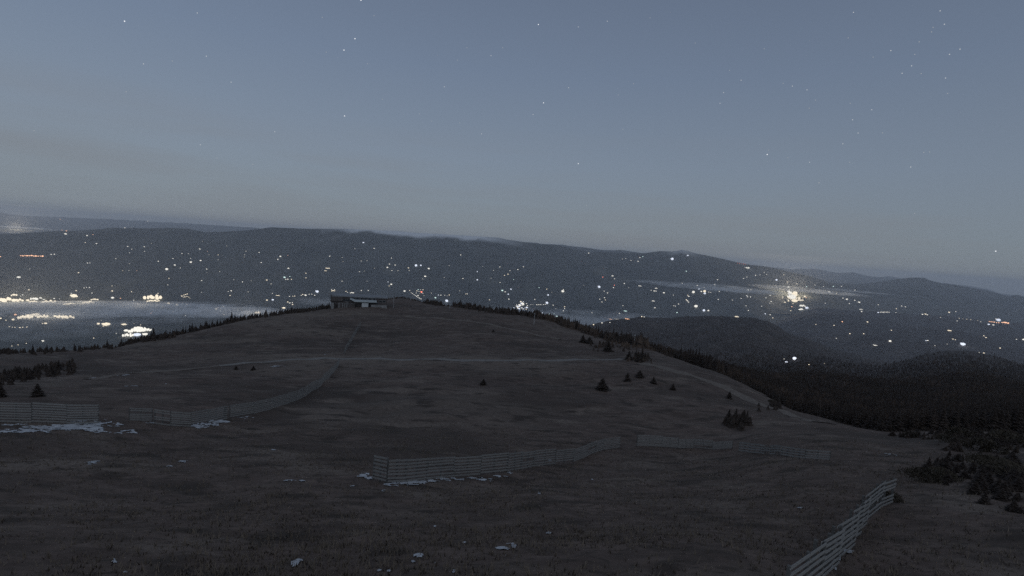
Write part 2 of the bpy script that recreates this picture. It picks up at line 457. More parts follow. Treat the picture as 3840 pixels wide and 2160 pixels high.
layer('wooded_hill', [(2050, 1290), (2150, 1240), (2226, 1220), (2300, 1205), (2404, 1193), (2516, 1197), (2560, 1193), (2665, 1186), (2758, 1193), (2814, 1192), (2874, 1205), (2915, 1228), (2955, 1254),
                      (3029, 1277), (3110, 1310), (3250, 1350), (3500, 1400), (4500, 1500)],
      [(2050, 3300), (3000, 3300), (4500, 2500)], [(2050, 1420), (2700, 1440), (4500, 1600)], [(2050, 1500), (4500, 1200)], M_fhill, 420, 60, amp=46, wl=420, rough_crest=9,
      label='dark wooded hill with a rounded top below the valley lights', seed=9)
layer('lower_slope', [(2500, 1470), (2650, 1415), (2800, 1368), (2900, 1341), (3000, 1337), (3100, 1348), (3180, 1366), (3270, 1382), (3370, 1364), (3470, 1334), (3560, 1318), (3640, 1320), (3740, 1342), (3840, 1372), (4500, 1400)],
      [(2500, 1900), (4500, 2100)], [(2500, 1560), (4500, 1560)], [(2500, 800), (4500, 800)], M_fhill, 420, 60, amp=40, wl=300, rough_crest=7,
      label='dark wooded lower slope falling away beyond the forest on the right', seed=11)
def on_far(u, v):
    d = Vector(ray(u, v)).normalized(); best = None
    for b in far_bvhs:
        h = b.ray_cast(ORG, d)
        if h[0] is not None and (best is None or h[3] < best[1]): best = (h[0], h[3])
    return best[0] if best else None

# ------------------------------------------------------------------ haze
zmax = max(float(np.max(np.array([v.co.z for v in o.data.vertices]))) for o in col.objects if o.type == 'MESH')
print('highest terrain', zmax)
hb = MB().box(-56000, 56000, -56000, 56000, -1604, zmax + 15)
haze = hb.build('haze', vol_mat('thin_air', (0.87, 0.915, 1.0), 2.9e-5), None)
tag(haze, kind='stuff')

# ------------------------------------------------------------------ tracks on the hill
def strip(name, pts, width, m, lift, label, jag=0.25, dens=3.0):
    """a draped band along photo points (u, v) with ragged edges"""
    P = [on_hill(u, v) for u, v in pts]; P = [p for p in P if p is not None]
    L = [P[0]]
    for a, b in zip(P[:-1], P[1:]):
        n = max(1, int((b - a).length / dens))
        L += [a.lerp(b, (k + 1) / n) for k in range(n)]
    pv = []
    for i, p in enumerate(L):
        t = (L[min(i + 1, len(L) - 1)] - L[max(i - 1, 0)]); t.z = 0; t.normalize()
        nrm = Vector((-t.y, t.x, 0)); row = []
        for k in range(7):
            o = (k / 6 - 0.5) * width * (1 + jag * math.sin(i * 1.7 + k) * (k in (0, 6)) + random.uniform(-jag, jag) * (k in (0, 6)))
            q = p + nrm * o
            row.append((q.x, q.y, hz(q.x, q.y) + lift * (1 if 0 < k < 6 else 0.2)))
        pv.append(row)
    me, _, _ = grid_mesh(name, np.array(pv), m)
    return tag(link(name, me), label, kind='structure')
strip('gravel_path', [(820, 1372), (960, 1361), (1080, 1349), (1200, 1344), (1330, 1346), (1500, 1350), (1700, 1352), (1900, 1353), (2100, 1352), (2250, 1350), (2330, 1346)],
      3.2, M_track, 0.14, 'pale gravel path crossing the hillside')
strip('grass_track', [(1520, 1186), (1700, 1200), (1830, 1215), (1920, 1235), (2020, 1258), (2100, 1272)], 3.0, M_pale, 0.16, 'faint pale grass track below the crest')
strip('grass_track', [(2330, 1283), (2400, 1300), (2450, 1312)], 5.0, M_pale, 0.16, 'short pale grass strip at the forest edge')
strip('grass_track', [(2410, 1362), (2520, 1390), (2640, 1425), (2760, 1475), (2850, 1515), (2960, 1553), (3080, 1585)], 4.5, M_pale, 0.16, 'pale grass strip running down along the forest')
strip('grass_track', [(330, 1424), (430, 1408), (560, 1395), (700, 1385), (820, 1372)], 2.4, M_pale, 0.14, 'pale track on the left slope')

# ------------------------------------------------------------------ old snow
def patch(cells_v, cells_f, u, v, w, h, cover, seed):
    c = on_hill(u, v)
    if c is None: return
    D = Vector(ray(u, v)).dot(Vector(f0)) and (Vector((c.x, c.y, c.z)).dot(Vector(f0)))
    hw = w * D / F / 2
    fx = Vector((c.x, c.y, 0)).normalized(); rx = Vector((fx.y, -fx.x, 0))
    # depth of the patch on the ground for this many photo rows
    c2 = on_hill(u, v - h / 2)
    hd = max(0.15, (Vector((c2.x, c2.y, 0)) - Vector((c.x, c.y, 0))).length) if c2 is not None else h * D / F
    hd = min(hd, 5.0)
    nx = int(min(60, max(10, hw * 2 / 0.12))); ny = int(min(26, max(7, hd * 2 / 0.14)))
    idx = {}
    for j in range(ny + 1):
        for i in range(nx + 1):
            a, b = i / nx * 2 - 1, j / ny * 2 - 1
            x = c.x + rx.x * a * hw + fx.x * b * hd; y = c.y + rx.y * a * hw + fx.y * b * hd
            m = 1 - (a * a + b * b) + 2.6 * float(fbm(np.array([x / 0.5 + seed]), np.array([y / 0.36]), 4)[0]) + (cover - 0.6) * 1.4
            if m > 0.42:
                idx[i, j] = len(cells_v)
                cells_v.append((x, y, hz(x, y) + 0.035 + 0.05 * min(1.0, m - 0.42)))
    for (i, j) in list(idx):
        q = [(i, j), (i + 1, j), (i + 1, j + 1), (i, j + 1)]
        if all(k in idx for k in q): cells_f.append(tuple(idx[k] for k in q))
def snow(label, L):
    cv, cf = [], []
    for k, (u, v, w, h, cover) in enumerate(L): patch(cv, cf, u, v, w, h, cover, k * 3.7)
    if cf:
        o = link('snow', new_mesh('snow', cv, cf, [M_snow], smooth=True)); tag(o, label, kind='stuff')
snow('thin old snow scattered below the left fence', [(70, 1614, 150, 14, .8), (170, 1606, 140, 18, .95), (250, 1602, 190, 24, 1.05), (310, 1606, 120, 18, 1.0), (130, 1618, 120, 9, .8), (330, 1588, 110, 26, .5), (350, 1612, 90, 20, .7),
     (390, 1592, 120, 22, .6), (440, 1624, 50, 8, .8), (490, 1618, 70, 12, .7), (565, 1588, 34, 8, .6), (640, 1594, 40, 6, .6), (60, 1595, 80, 10, .4)])
snow('bright band of old snow at the foot of the left fence', [(750, 1600, 60, 12, 1.1), (780, 1592, 70, 14, 1.15), (822, 1581, 70, 12, 1.1), (920, 1566, 60, 8, .4), (970, 1548, 40, 6, .4)])
snow('old snow lying along the foot of the middle fence', [(1362, 1784, 44, 16, 1.), (1386, 1796, 34, 14, 1.), (1470, 1816, 60, 9, .7), (1500, 1814, 60, 12, .7), (1540, 1810, 80, 18, 1.), (1580, 1810, 60, 12, .8), (1620, 1803, 70, 10, .8), (1660, 1800, 70, 12, .85),
     (1700, 1797, 80, 11, .8), (1750, 1797, 60, 9, .75), (1790, 1793, 60, 9, .7), (1810, 1800, 50, 8, .7), (1840, 1802, 34, 10, .8), (1880, 1788, 70, 10, .7), (1920, 1776, 50, 9, .6), (2010, 1783, 24, 7, .5), (2060, 1730, 60, 10, .3)])
snow('snow clumps along the foot of the near right fence', [(3214, 2003, 30, 16, .8), (3196, 2030, 30, 18, .6), (3176, 2068, 40, 22, .9), (3145, 2098, 30, 24, .8), (3126, 2135, 30, 24, .8)])
snow('small scattered remnants of old snow on the near meadow', [(350, 1735, 50, 10, .8), (338, 1742, 26, 6, .7), (685, 1731, 34, 6, .7), (636, 1751, 20, 10, .6), (1085, 1804, 50, 7, .5), (1133, 1805, 24, 7, .8),
     (1104, 2114, 40, 22, .9), (1122, 2106, 26, 24, .8), (430, 2106, 22, 20, .8), (372, 2120, 30, 16, .5), (1567, 2083, 40, 18, .7), (1634, 2115, 16, 16, .8), (1884, 2060, 56, 14, .9), (1916, 2042, 36, 10, .7),
     (1324, 1824, 24, 12, .7), (1437, 1843, 16, 8, .8), (1631, 1976, 10, 8, .9), (1422, 2142, 18, 8, .9), (1458, 2146, 14, 6, .8), (1702, 2148, 22, 14, .8), (1895, 2086, 14, 10, .8), (1549, 2108, 18, 12, .7),
     (2056, 2000, 30, 14, .6), (1927, 2048, 20, 10, .8), (2020, 1852, 16, 8, .9), (1740, 2036, 20, 8, .6), (2220, 1800, 14, 5, .4), (3000, 1906, 20, 6, .5), (1026, 1688, 16, 5, .7), (3330, 1706, 60, 8, .35), (470, 2150, 12, 8, .6), (1290, 2096, 12, 8, .6)])
snow('faint streaks of snow on the slope beyond the left fence', [(430, 1409, 90, 5, .5), (372, 1417, 60, 5, .5), (530, 1398, 70, 4, .5), (500, 1447, 70, 5, .4), (1222, 1329, 16, 4, .6), (1040, 1373, 60, 4, .5), (620, 1440, 60, 4, .3)])

# ------------------------------------------------------------------ grass tufts close to the camera
nt_ = 42000
az_ = rng.uniform(-0.95, 0.95, nt_); rd_ = 13 + 75 * rng.random(nt_) ** 1.3
gx, gy = np.sin(az_) * rd_, np.cos(az_) * rd_
keep = fbm(gx / 5, gy / 5, 3) + rng.uniform(-0.5, 0.5, nt_) > -0.15
gx, gy = gx[keep], gy[keep]
gz = hill_z(gx, gy)
nb = len(gx) * 3
bx, by, bz = (np.repeat(a, 3) for a in (gx, gy, gz))
ang = rng.uniform(0, 2 * np.pi, nb); hgt_ = rng.uniform(0.08, 0.30, nb); wd = rng.uniform(0.015, 0.04, nb); ln = rng.uniform(0.3, 1.1, nb)
bx = bx + rng.normal(0, 0.07, nb); by = by + rng.normal(0, 0.07, nb)
dx, dy = np.cos(ang), np.sin(ang)
Vg = np.empty((nb, 3, 3))
Vg[:, 0] = np.stack([bx - dy * wd, by + dx * wd, bz - 0.04], 1); Vg[:, 1] = np.stack([bx + dy * wd, by - dx * wd, bz - 0.04], 1)
Vg[:, 2] = np.stack([bx + dx * hgt_ * ln, by + dy * hgt_ * ln, bz + hgt_], 1)
me = bpy.data.meshes.new('grass')
me.vertices.add(nb * 3); me.vertices.foreach_set('co', Vg.astype(np.float32).ravel())
me.loops.add(nb * 3); me.loops.foreach_set('vertex_index', np.arange(nb * 3, dtype=np.int32))
me.polygons.add(nb); me.polygons.foreach_set('loop_start', np.arange(0, nb * 3, 3, dtype=np.int32)); me.polygons.foreach_set('loop_total', np.full(nb, 3, dtype=np.int32))
me.update(calc_edges=True); me.materials.append(M_grass)
tag(link('grass', me), 'short dry grass tufts on the near slope', kind='stuff')

# ------------------------------------------------------------------ snow fences
plank_mb = MB().box(-0.5, 0.5, -0.5, 0.5, -0.5, 0.5)
plank_me = plank_mb.mesh('plank', M_wood)
post_me = MB().box(-0.5, 0.5, -0.5, 0.5, 0, 1).mesh('post', M_post)
def ground_path(pts, step):
    P = [on_hill(u, v) for u, v in pts]; L = [P[0]]
    for a, b in zip(P[:-1], P[1:]):
        n = max(1, round((b - a).length / step))
        L += [a.lerp(b, (k + 1) / n) for k in range(n)]
    return [Vector((p.x, p.y, hz(p.x, p.y))) for p in L]
def fence(pts, label, height=2.3, h_end=None, rows=7, step=3.8, pw=0.17, skip=(), stagger=0.0, joined=False, group='wooden snow fences on the hill', lowcut=()):
    L = ground_path(pts, step)
    c = L[0]
    root = tag(empty('snow_fence', c), label, 'fence', group)
    bm_v, bm_f = [], []
    h_start, pw0 = height, pw
    for i in range(len(L) - 1):
        if h_end is not None:
            q_ = (i + 0.5) / (len(L) - 1); height = h_start + (h_end - h_start) * q_; pw = pw0 * height / h_start
        gap = (height - pw) / (rows - 1)
        a, b = L[i].copy(), L[i + 1].copy()
        if i in skip: continue
        if stagger:
            d = (b - a).normalized(); nrm = Vector((-d.y, d.x, 0))
            b = b + d * 0.3 + nrm * stagger; a = a - nrm * stagger
            a.z, b.z = hz(a.x, a.y), hz(b.x, b.y)
        mid = (a + b) / 2; d = b - a
        hl = math.hypot(d.x, d.y); yaw = math.atan2(d.y, d.x); tilt = math.atan2(d.z, hl)
        lean = random.uniform(-0.02, 0.05)
        side = Vector((math.sin(yaw), -math.cos(yaw), 0))
        if side.dot(mid) > 0: side = -side            # boards on the side towards the camera
        jz = random.uniform(-0.05, 0.12); jh = random.uniform(-0.10, 0.08)
        for k in range(rows):
            if joined is False and random.random() < 0.03: continue
            zz = 0.14 + pw / 2 + k * (gap * (1 + jh * 0.3)) - 0.02 + jz
            p = mid + Vector((0, 0, zz)) + side * (0.08 + zz * lean) + Vector((0, 0, random.uniform(-0.03, 0.03)))
            M = Matrix.Translation(p) @ Matrix.Rotation(yaw, 4, 'Z') @ Matrix.Rotation(-tilt + random.uniform(-0.012, 0.012), 4, 'Y') @ Matrix.Diagonal((d.length * random.uniform(0.97, 1.03), 0.028, pw * random.uniform(0.85, 1.08), 1))
            if joined:
                n0 = len(bm_v); bm_v += [tuple(M @ Vector(q) - c) for q in plank_mb.v]; bm_f += [tuple(n0 + q for q in f) for f in plank_mb.f]
            else:
                o = link('plank', plank_me, root); o.matrix_basis = Matrix.Translation(-c) @ M
        for q in ([a, mid, b] if i == 0 or stagger else [mid, b]):
            zq = hz(q.x, q.y)
            o = link('post', post_me, root)
            o.matrix_basis = Matrix.Translation(Vector((q.x, q.y, zq - 0.4)) - c) @ Matrix.Rotation(yaw, 4, 'Z') @ Matrix.Diagonal((0.11, 0.11, height + 0.5 + jz, 1))
    if joined and bm_v:
        o = link('plank', new_mesh('plank', bm_v, bm_f, [M_wood]), root); o['kind'] = 'stuff'
    return root
fence([(1400, 1800), (1450, 1812), (1520, 1808), (1600, 1799), (1700, 1789), (1800, 1782), (1900, 1771), (2000, 1752), (2080, 1742), (2150, 1733), (2200, 1712), (2260, 1688), (2322, 1680)],
      'long curved grey plank fence in the middle with snow at its foot', height=2.15, h_end=1.5)
fence([(2387, 1675), (2480, 1678), (2600, 1681), (2745, 1682)], 'short straight grey plank fence right of the gap beside the long curved fence', height=1.75, h_end=1.1, rows=7)
fence([(2772, 1694), (2850, 1702), (2930, 1710), (3020, 1724), (3110, 1731)], 'low broken plank fence trailing off to the right', height=1.35, h_end=0.95, rows=4, pw=0.2, step=2.4)
fence([(-120, 1590), (0, 1583), (120, 1585), (250, 1590), (368, 1588)], 'dim plank fence at the left edge above patchy snow', height=2.4, rows=8)
fence([(485, 1578), (570, 1580)], 'single short plank panel standing between two longer fences on the left', height=1.75, rows=7, step=4.2)
fence([(580, 1590), (640, 1598), (715, 1602), (780, 1588), (840, 1573), (850, 1572)], 'plank fence dipping behind the bright snow band on the left', height=2.0, rows=7)
fence([(860, 1568), (950, 1553), (1010, 1538), (1080, 1515), (1140, 1490), (1190, 1458), (1230, 1420), (1262, 1384), (1272, 1366)],
      'receding plank fence climbing the left slope towards the path', height=1.95, rows=7, step=4.5)
fence([(1290, 1330), (1305, 1300), (1320, 1275), (1340, 1240), (1352, 1222)], 'thin distant plank fence climbing from the path to the hut', height=2.4, rows=6, step=5, joined=True)
fence([(2950, 2340), (3050, 2215), (3120, 2125), (3185, 2050), (3232, 1975), (3285, 1915), (3328, 1888)], 'near staggered plank fence in the bottom right corner', height=1.75, rows=7, step=3.6, stagger=-0.12, pw=0.12)

# ------------------------------------------------------------------ mountain hut on the crest
hc = on_hill(1347, 1152)
D0 = hc.dot(Vector(f0))
S = D0 / F / 8.05                                    # metres per enlarged photo pixel (origin 1180, 690)
hut = tag(empty('mountain_hut', Vector((hc.x, hc.y, hc.z)), -math.atan2(hc.x, hc.y)), 'long low dark hut with pale canopy on top of the hill', 'building')
def hx(x): return (x - 1180) * S
def hzz(y): return (690 - y) * S
M_wall = noise_mat('dark_timber_wall', [(0.3, (0.06, 0.052, 0.05)), (0.7, (0.115, 0.102, 0.098))], 0.7, 5, stretch=(3, 3, 0.4))
M_roof = noise_mat('grey_roof_sheet', [(0.3, (0.16, 0.17, 0.185)), (0.7, (0.23, 0.24, 0.255))], 0.5, 4)
M_white = noise_mat('pale_plaster', [(0.3, (0.40, 0.42, 0.44)), (0.7, (0.55, 0.57, 0.58))], 0.8, 4)
M_canopy = noise_mat('pale_sheet_metal', [(0.3, (0.33, 0.37, 0.39)), (0.7, (0.45, 0.49, 0.5))], 0.8, 4, rough=0.6)
M_stone = noise_mat('pale_stone', [(0.3, (0.13, 0.13, 0.13)), (0.7, (0.28, 0.28, 0.28))], 0.9, 7, bump=0.4)
M_glass = mat('dark_glass', (0.02, 0.025, 0.03), 0.15, 0.5)
m = MB(); m.box(hx(362), hx(1995), 2.0, 13.0, -1.5, hzz(402)); m.build('wall', M_wall, hut)
m = MB(); m.box(hx(362), hx(700), 0.6, 1.95, hzz(530), hzz(400)); m.build('upper_storey', M_wall, hut)
m = MB(); m.prism([(hx(350), hzz(400)), (hx(2020), hzz(405)), (hx(1990), hzz(392)), (hx(1840), hzz(366)), (hx(480), hzz(368)), (hx(355), hzz(342))], 1.2, 13.6)
roof = m.build('roof', M_roof, hut)
m = MB(); m.box(hx(352), hx(372), 0.9, 13.8, hzz(560), hzz(344)); m.build('gable_fin', M_wall, hut)
m = MB(); m.prism([(hx(905), hzz(445)), (hx(1040), hzz(516)), (hx(1680), hzz(516)), (hx(1680), hzz(474)), (hx(1055), hzz(474)), (hx(915), hzz(418))], -3.0, 1.95)
m.build('canopy', M_canopy, hut)
m = MB(); m.box(hx(1252), hx(1440), -2.2, 1.9, -2.0, hzz(545)); m.build('entrance_block', M_white, hut)
m = MB(); m.box(hx(1520), hx(1985), -2.6, -2.1, -1.6, hzz(592)); m.build('terrace_wall', M_stone, hut)
m = MB(); m.box(hx(375), hx(455), -1.0, 1.9, -1.6, hzz(590)); m.build('side_block', M_stone, hut)
for x in (600, 700, 760, 822):
    MB().box(hx(x) - 0.2, hx(x) + 0.25, -0.6, -0.2, -1.0, hzz(530 if x == 822 else 575)).build('support_post', M_stone, hut)
m = MB(); m.box(hx(560), hx(1050), -0.4, 1.9, -1.4, hzz(600)); m.build('terrace', M_wall, hut)
m = MB(); m.box(hx(560), hx(1050), -0.62, -0.52, hzz(590), hzz(582)); m.build('railing', M_stone, hut)
win_me = MB().box(-0.9, 0.9, 1.93, 1.99, -0.55, 0.55).mesh('window', M_glass)
fr_me = MB().box(-1.0, 1.0, 1.95, 1.995, 0.56, 0.66).box(-1.0, 1.0, 1.95, 1.995, -0.66, -0.56).box(-1.0, -0.91, 1.95, 1.995, -0.55, 0.55).box(0.91, 1.0, 1.95, 1.995, -0.55, 0.55).mesh('frame', M_metal)
for x, y in [(720, 500), (800, 500), (880, 500), (1000, 440), (1120, 440), (1240, 440), (1360, 440), (1480, 440), (1600, 440), (1560, 560), (1680, 560), (1800, 500), (1900, 500)]:
    w = link('window', win_me, hut, (hx(x), 0, hzz(y))); link('frame', fr_me, w)
m = MB(); m.box(hx(1455), hx(1500), 1.9, 1.98, -0.5, hzz(560)); m.build('door', M_glass, hut)
an = MB().tube((hx(1830), 5, hzz(372)), (hx(1830), 5, hzz(262)), 0.09, 0.05, 6).build('antenna', M_metal, roof)
MB().tube((hx(1830), 4.9, hzz(275)), (hx(1815), 4.6, hzz(268)), 0.45, 0.38, 12).build('dish', M_metal, roof)
MB().box(hx(1120), hx(1155), 6, 7.4, hzz(372), hzz(352)).build('chimney', M_stone, roof)

# ------------------------------------------------------------------ poles
def pole(u, v, toprow, label, r=0.12):
    b = on_hill(u, v)
    if b is None: return
    D = b.dot(Vector(f0)); h = (v - toprow) * D / F
    e = tag(empty('lamp_post', b), label, 'pole', 'poles along the piste')
    MB().tube((0, 0, -0.5), (0, 0, h), r * 1.25, r * 0.75, 8).build('shaft', M_metal, e)
    MB().tube((0, 0, -0.3), (0, 0, 0.5), r * 2.2, r * 2.0, 8).build('base', M_stone, e)
    MB().box(-0.35, 0.35, -0.2, 0.2, h, h + 0.28).build('head', M_metal, e)
pole(1475, 1156, 1120, 'pale thin pole just right of the hut')
pole(1686, 1157, 1122, 'pale thin pole in front of the gap in the crest trees', 0.15)
pole(2002, 1218, 1176, 'leaning pale pole against the dark crest trees', 0.14)
pole(2378, 1296, 1258, 'pale pole at the end of the crest trees above the grass strip', 0.14)
pole(2280, 1268, 1230, 'dark pole left of the pale pole at the forest edge', 0.08)

# ------------------------------------------------------------------ trees
def spruce_mesh(seed, h=1.0):
    """unit-height spruce crown: whorls of drooping ragged branches; returns crown and trunk meshes"""
    rd = random.Random(seed); v, f = [], []
    z = 0.07; lv = 0
    wmax = rd.uniform(0.17, 0.24)
    while z < 0.97:
        t = (z - 0.07) / 0.93
        R = wmax * (1 - t) ** 0.85 * rd.uniform(0.8, 1.15) + 0.012
        nb_ = max(4, int(10 - 5 * t))
        for k in range(nb_):
            a = 2 * math.pi * (k + rd.uniform(-0.35, 0.35)) / nb_ + lv * 0.7
            r_ = R * rd.uniform(0.62, 1.18); dr = r_ * rd.uniform(0.25, 0.6); w = r_ * rd.uniform(0.22, 0.36) + 0.008
            ca, sa = math.cos(a), math.sin(a); b = len(v)
            zu = z + rd.uniform(-0.012, 0.012)
            v += [(0, 0, zu + 0.045 * (1 - t) + 0.02), (ca * r_ * 0.55 - sa * w, sa * r_ * 0.55 + ca * w, zu - dr * 0.55), (ca * r_, sa * r_, zu - dr * 0.8),
                  (ca * r_ * 0.55 + sa * w, sa * r_ * 0.55 - ca * w, zu - dr * 0.55), (ca * r_ * 0.5, sa * r_ * 0.5, zu - dr * 0.2)]
            f += [(b, b + 1, b + 4), (b + 1, b + 2, b + 4), (b + 2, b + 3, b + 4), (b + 3, b, b + 4)]
        z += 0.055 * (1.15 - t * 0.6); lv += 1
    b = len(v)
    v += [(0.008, 0, 0.9), (-0.005, 0.007, 0.9), (-0.005, -0.007, 0.9), (0, 0, 1.0)]; f += [(b, b + 1, b + 3), (b + 1, b + 2, b + 3), (b + 2, b, b + 3)]
    crown = new_mesh('crown', v, f, [M_needle])
    trunk = MB().tube((0, 0, -0.06), (0, 0, 0.9), 0.022, 0.004, 6).mesh('trunk', M_bark)
    return crown, trunk
SPR = [spruce_mesh(s) for s in range(7)]
spruces = 0
def spruce(x, y, h, label, group, z=None, squat=1.0):
    global spruces
    spruces += 1
    cr, tr = random.choice(SPR)
    e = tag(empty('spruce_tree', (x, y, (hz(x, y) if z is None else z) - 0.1), random.uniform(0, 6.28)), label, 'tree', group)
    w = h * random.uniform(0.95, 1.55) * squat
    for nm, mm in (('trunk', tr), ('crown', cr)):
        o = link(nm, mm, e); o.scale = (w, w, h)
    return e
def crest_trees(u0, u1, n, back, hmin, hmax, label, group, vtop=1080, rmax=700, fwd=2.0):
    k = 0
    for _ in range(n * 4):
        if k >= n: break
        u = random.uniform(u0, u1)
        p, v = crest_hit(u, vtop, rmax=rmax)
        if p is None: continue
        r = math.hypot(p.x, p.y); s = (r + random.uniform(-fwd, back)) / r
        x, y = p.x * s, p.y * s
        if hz(x, y) < -400: continue
        t = random.random() ** 1.6
        third = ('nearest its left end', 'about halfway along', 'nearest its right end')[min(2, int((u - u0) / (u1 - u0) * 3))]
        lb = '%s %s, %s' % ('low' if t < 0.25 else 'middling' if t < 0.6 else 'tall', label, third)
        spruce(x, y, hmin + (hmax - hmin) * t, lb, group); k += 1
crest_trees(600, 1235, 80, 20, 2.0, 5.2, 'dark spruce on the crest left of the hut', 'spruces on the crest left of the hut')
for u, h in ((1226, 4.6), (1233, 5.2), (1208, 4.2), (868, 6.8), (880, 5.5), (576, 6.0), (566, 4.5), (720, 5.5)):
    p, v = crest_hit(u, 1080); spruce(p.x * 1.01, p.y * 1.01, h, 'taller pointed spruce on the crest left of the hut, %s' % ('right beside the hut' if u > 1200 else 'beside the floodlit yard' if u < 600 else 'on the steep part' if u > 800 else 'halfway along the crest'), 'taller spruces on the crest left of the hut')
crest_trees(-40, 640, 34, 16, 1.5, 4.2, 'bushy spruce on the far left crest line', 'low spruces on the far left crest', vtop=1150, rmax=500, fwd=6)
for k in range(24):                                          # dark clump on the left slope
    u = random.uniform(-60, 275); p = on_hill(u, 1432 - u * 0.17 + random.uniform(-14, 12))
    hh = random.uniform(1.2, 2.9)
    spruce(p.x, p.y, hh, '%s dark spruce in the dense clump on the left slope, %s' % ('tall' if hh > 2.3 else 'middling' if hh > 1.7 else 'low', 'by the frame edge' if u < 40 else 'in its middle' if u < 160 else 'at its right end'), 'spruce clump on the left slope', squat=1.4)
crest_trees(1600, 1642, 6, 14, 3.0, 4.6, 'dark spruce on the little mound right of the hut', 'spruces on the mound right of the hut')
crest_trees(1700, 2110, 62, 26, 3.2, 6.5, 'dark spruce in the row along the right crest', 'spruces along the right crest', fwd=0)
crest_trees(2110, 2420, 44, 30, 4.5, 9.0, 'dark spruce where the right crest meets the forest', 'tall spruces at the forest corner', fwd=-2)
for u, v, h, lab in [(1812, 1444, 2.2, 'small dark bush below the middle of the gravel path'), (2258, 1462, 4.3, 'large lone dark spruce on the meadow, leftmost of the loose group'),
                     (2352, 1430, 3.6, 'reddish dark spruce in the middle of the loose meadow group'), (2398, 1416, 3.0, 'upper right small spruce of the loose meadow group'),
                     (2450, 1438, 2.6, 'faint low spruce right of the loose meadow group'), (2523, 1462, 2.4, 'low wide dark bush right of the loose meadow group'),
                     (2735, 1495, 2.8, 'lone dark spruce near the forest edge'), (2358, 1350, 4.5, 'slim dark spruce standing on the end of the gravel path'),
                     (2185, 1285, 5.2, 'dark spruce pair left one below the right crest'), (2210, 1288, 4.4, 'dark spruce pair right one below the right crest'),
                     (2280, 1318, 6.0, 'dark spruce alone above the right end of the gravel path'), (1850, 1245, 2.0, 'tiny dark bush high on the hill below the faint track'),
                     (140, 1488, 3.0, 'dark pointed spruce behind the left edge fence'), (2, 1490, 2.8, 'dark spruce at the very left edge above the fence'),
                     (950, 1388, 1.8, 'tiny dark bush right of the pale track on the left slope'), (885, 1386, 1.6, 'tiny low bush on the pale track of the left slope')]:
    p = on_hill(u, v); spruce(p.x, p.y, h * 0.8, lab, None, squat=2.5 if 'bush' in lab else 2.2)
for k in range(9):
    uu = 2755 + (k % 5) * 18 - 20 + random.uniform(-6, 6); hh = random.uniform(1.2, 2.7); p = on_hill(uu, 1592 + random.uniform(-22, 14) - k * 2); spruce(p.x, p.y, hh, '%s dark spruce in the tight group on the lower right meadow, %s' % ('tall' if hh > 2.1 else 'low', ('leftmost row', 'left of centre', 'centre', 'right of centre', 'rightmost row')[k % 5]), 'tight spruce group on the lower right meadow', squat=1.5)
for k in range(7):
    p = on_hill(2395 + random.uniform(-16, 40), 1348 + random.uniform(-10, 12)); spruce(p.x, p.y, random.uniform(2.5, 4.5), 'dark spruce at the forest corner beside the path end', 'spruces beside the path end', squat=1.3)

# low scrub filling the crest lines between the trees
fv, ff = [], []
def lowtree(x, y, z, h, wide=1.0):
    b = len(fv); n = 6; w = h * random.uniform(0.17, 0.26) * wide; a0 = random.random() * 6
    for (zz, rr_) in ((0.06, 1.0), (0.42, 0.66)):
        c0 = len(fv)
        for k in range(n):
            a = a0 + 2 * math.pi * k / n; q = w * rr_ * random.uniform(0.6, 1.3)
            fv.append((x + math.cos(a) * q, y + math.sin(a) * q, z + h * (zz + random.uniform(-0.06, 0.06))))
        fv.append((x + random.uniform(-.05, .05) * h, y, z + h * (0.62 if zz < 0.2 else 1.0)))
        for k in range(n): ff.append((c0 + k, c0 + (k + 1) % n, c0 + n))
def scrub(u0, u1, n, back, hmin, hmax, fwd, vtop=1080):
    for _ in range(n):
        u = random.uniform(u0, u1); p, v = crest_hit(u, vtop, rmax=700)
        if p is None: continue
        rr0 = math.hypot(p.x, p.y); s = (rr0 + random.uniform(-fwd, back)) / rr0
        x, y = p.x * s, p.y * s
        if vnoise(np.array([x / 14.0]), np.array([y / 14.0]))[0] < -0.2: continue
        lowtree(x, y, hz(x, y) - 0.15, random.uniform(hmin, hmax), 1.7)
scrub(2430, 3300, 420, 10, 0.7, 2.4, 3, 1280); scrub(480, 1240, 640, 16, 0.9, 3.6, 6); scrub(-60, 520, 160, 10, 0.6, 2.4, 8, 1150)
scrub(1592, 1655, 90, 12, 1.2, 4.2, 3); scrub(1450, 1600, 160, 14, 0.6, 1.9, 4); scrub(1650, 1700, 40, 10, 0.5, 1.8, 3); scrub(1695, 2430, 1000, 26, 1.8, 5.0, 6); scrub(2000, 2430, 420, 30, 2.4, 6.5, 5)
for _ in range(90):
    u = random.uniform(-60, 280); p = on_hill(u, 1436 - u * 0.17 + random.uniform(-26, 14)); lowtree(p.x, p.y, p.z - 0.1, random.uniform(0.8, 2.4), 1.8)
for (cu, cv, n) in ((2360, 1300, 34), (2270, 1300, 26), (2400, 1345, 30), (2770, 1590, 40), (2900, 1530, 16)):
    for _ in range(n):
        p = on_hill(cu + random.gauss(0, 26), cv + random.gauss(0, 9))
        if p is None: continue
        lowtree(p.x, p.y, p.z - 0.1, random.uniform(0.8, 2.6), 1.8)
tag(link('scrub', new_mesh('scrub', fv, ff, [M_needle])), 'dark low scrub and young spruces filling the crest lines', kind='stuff')

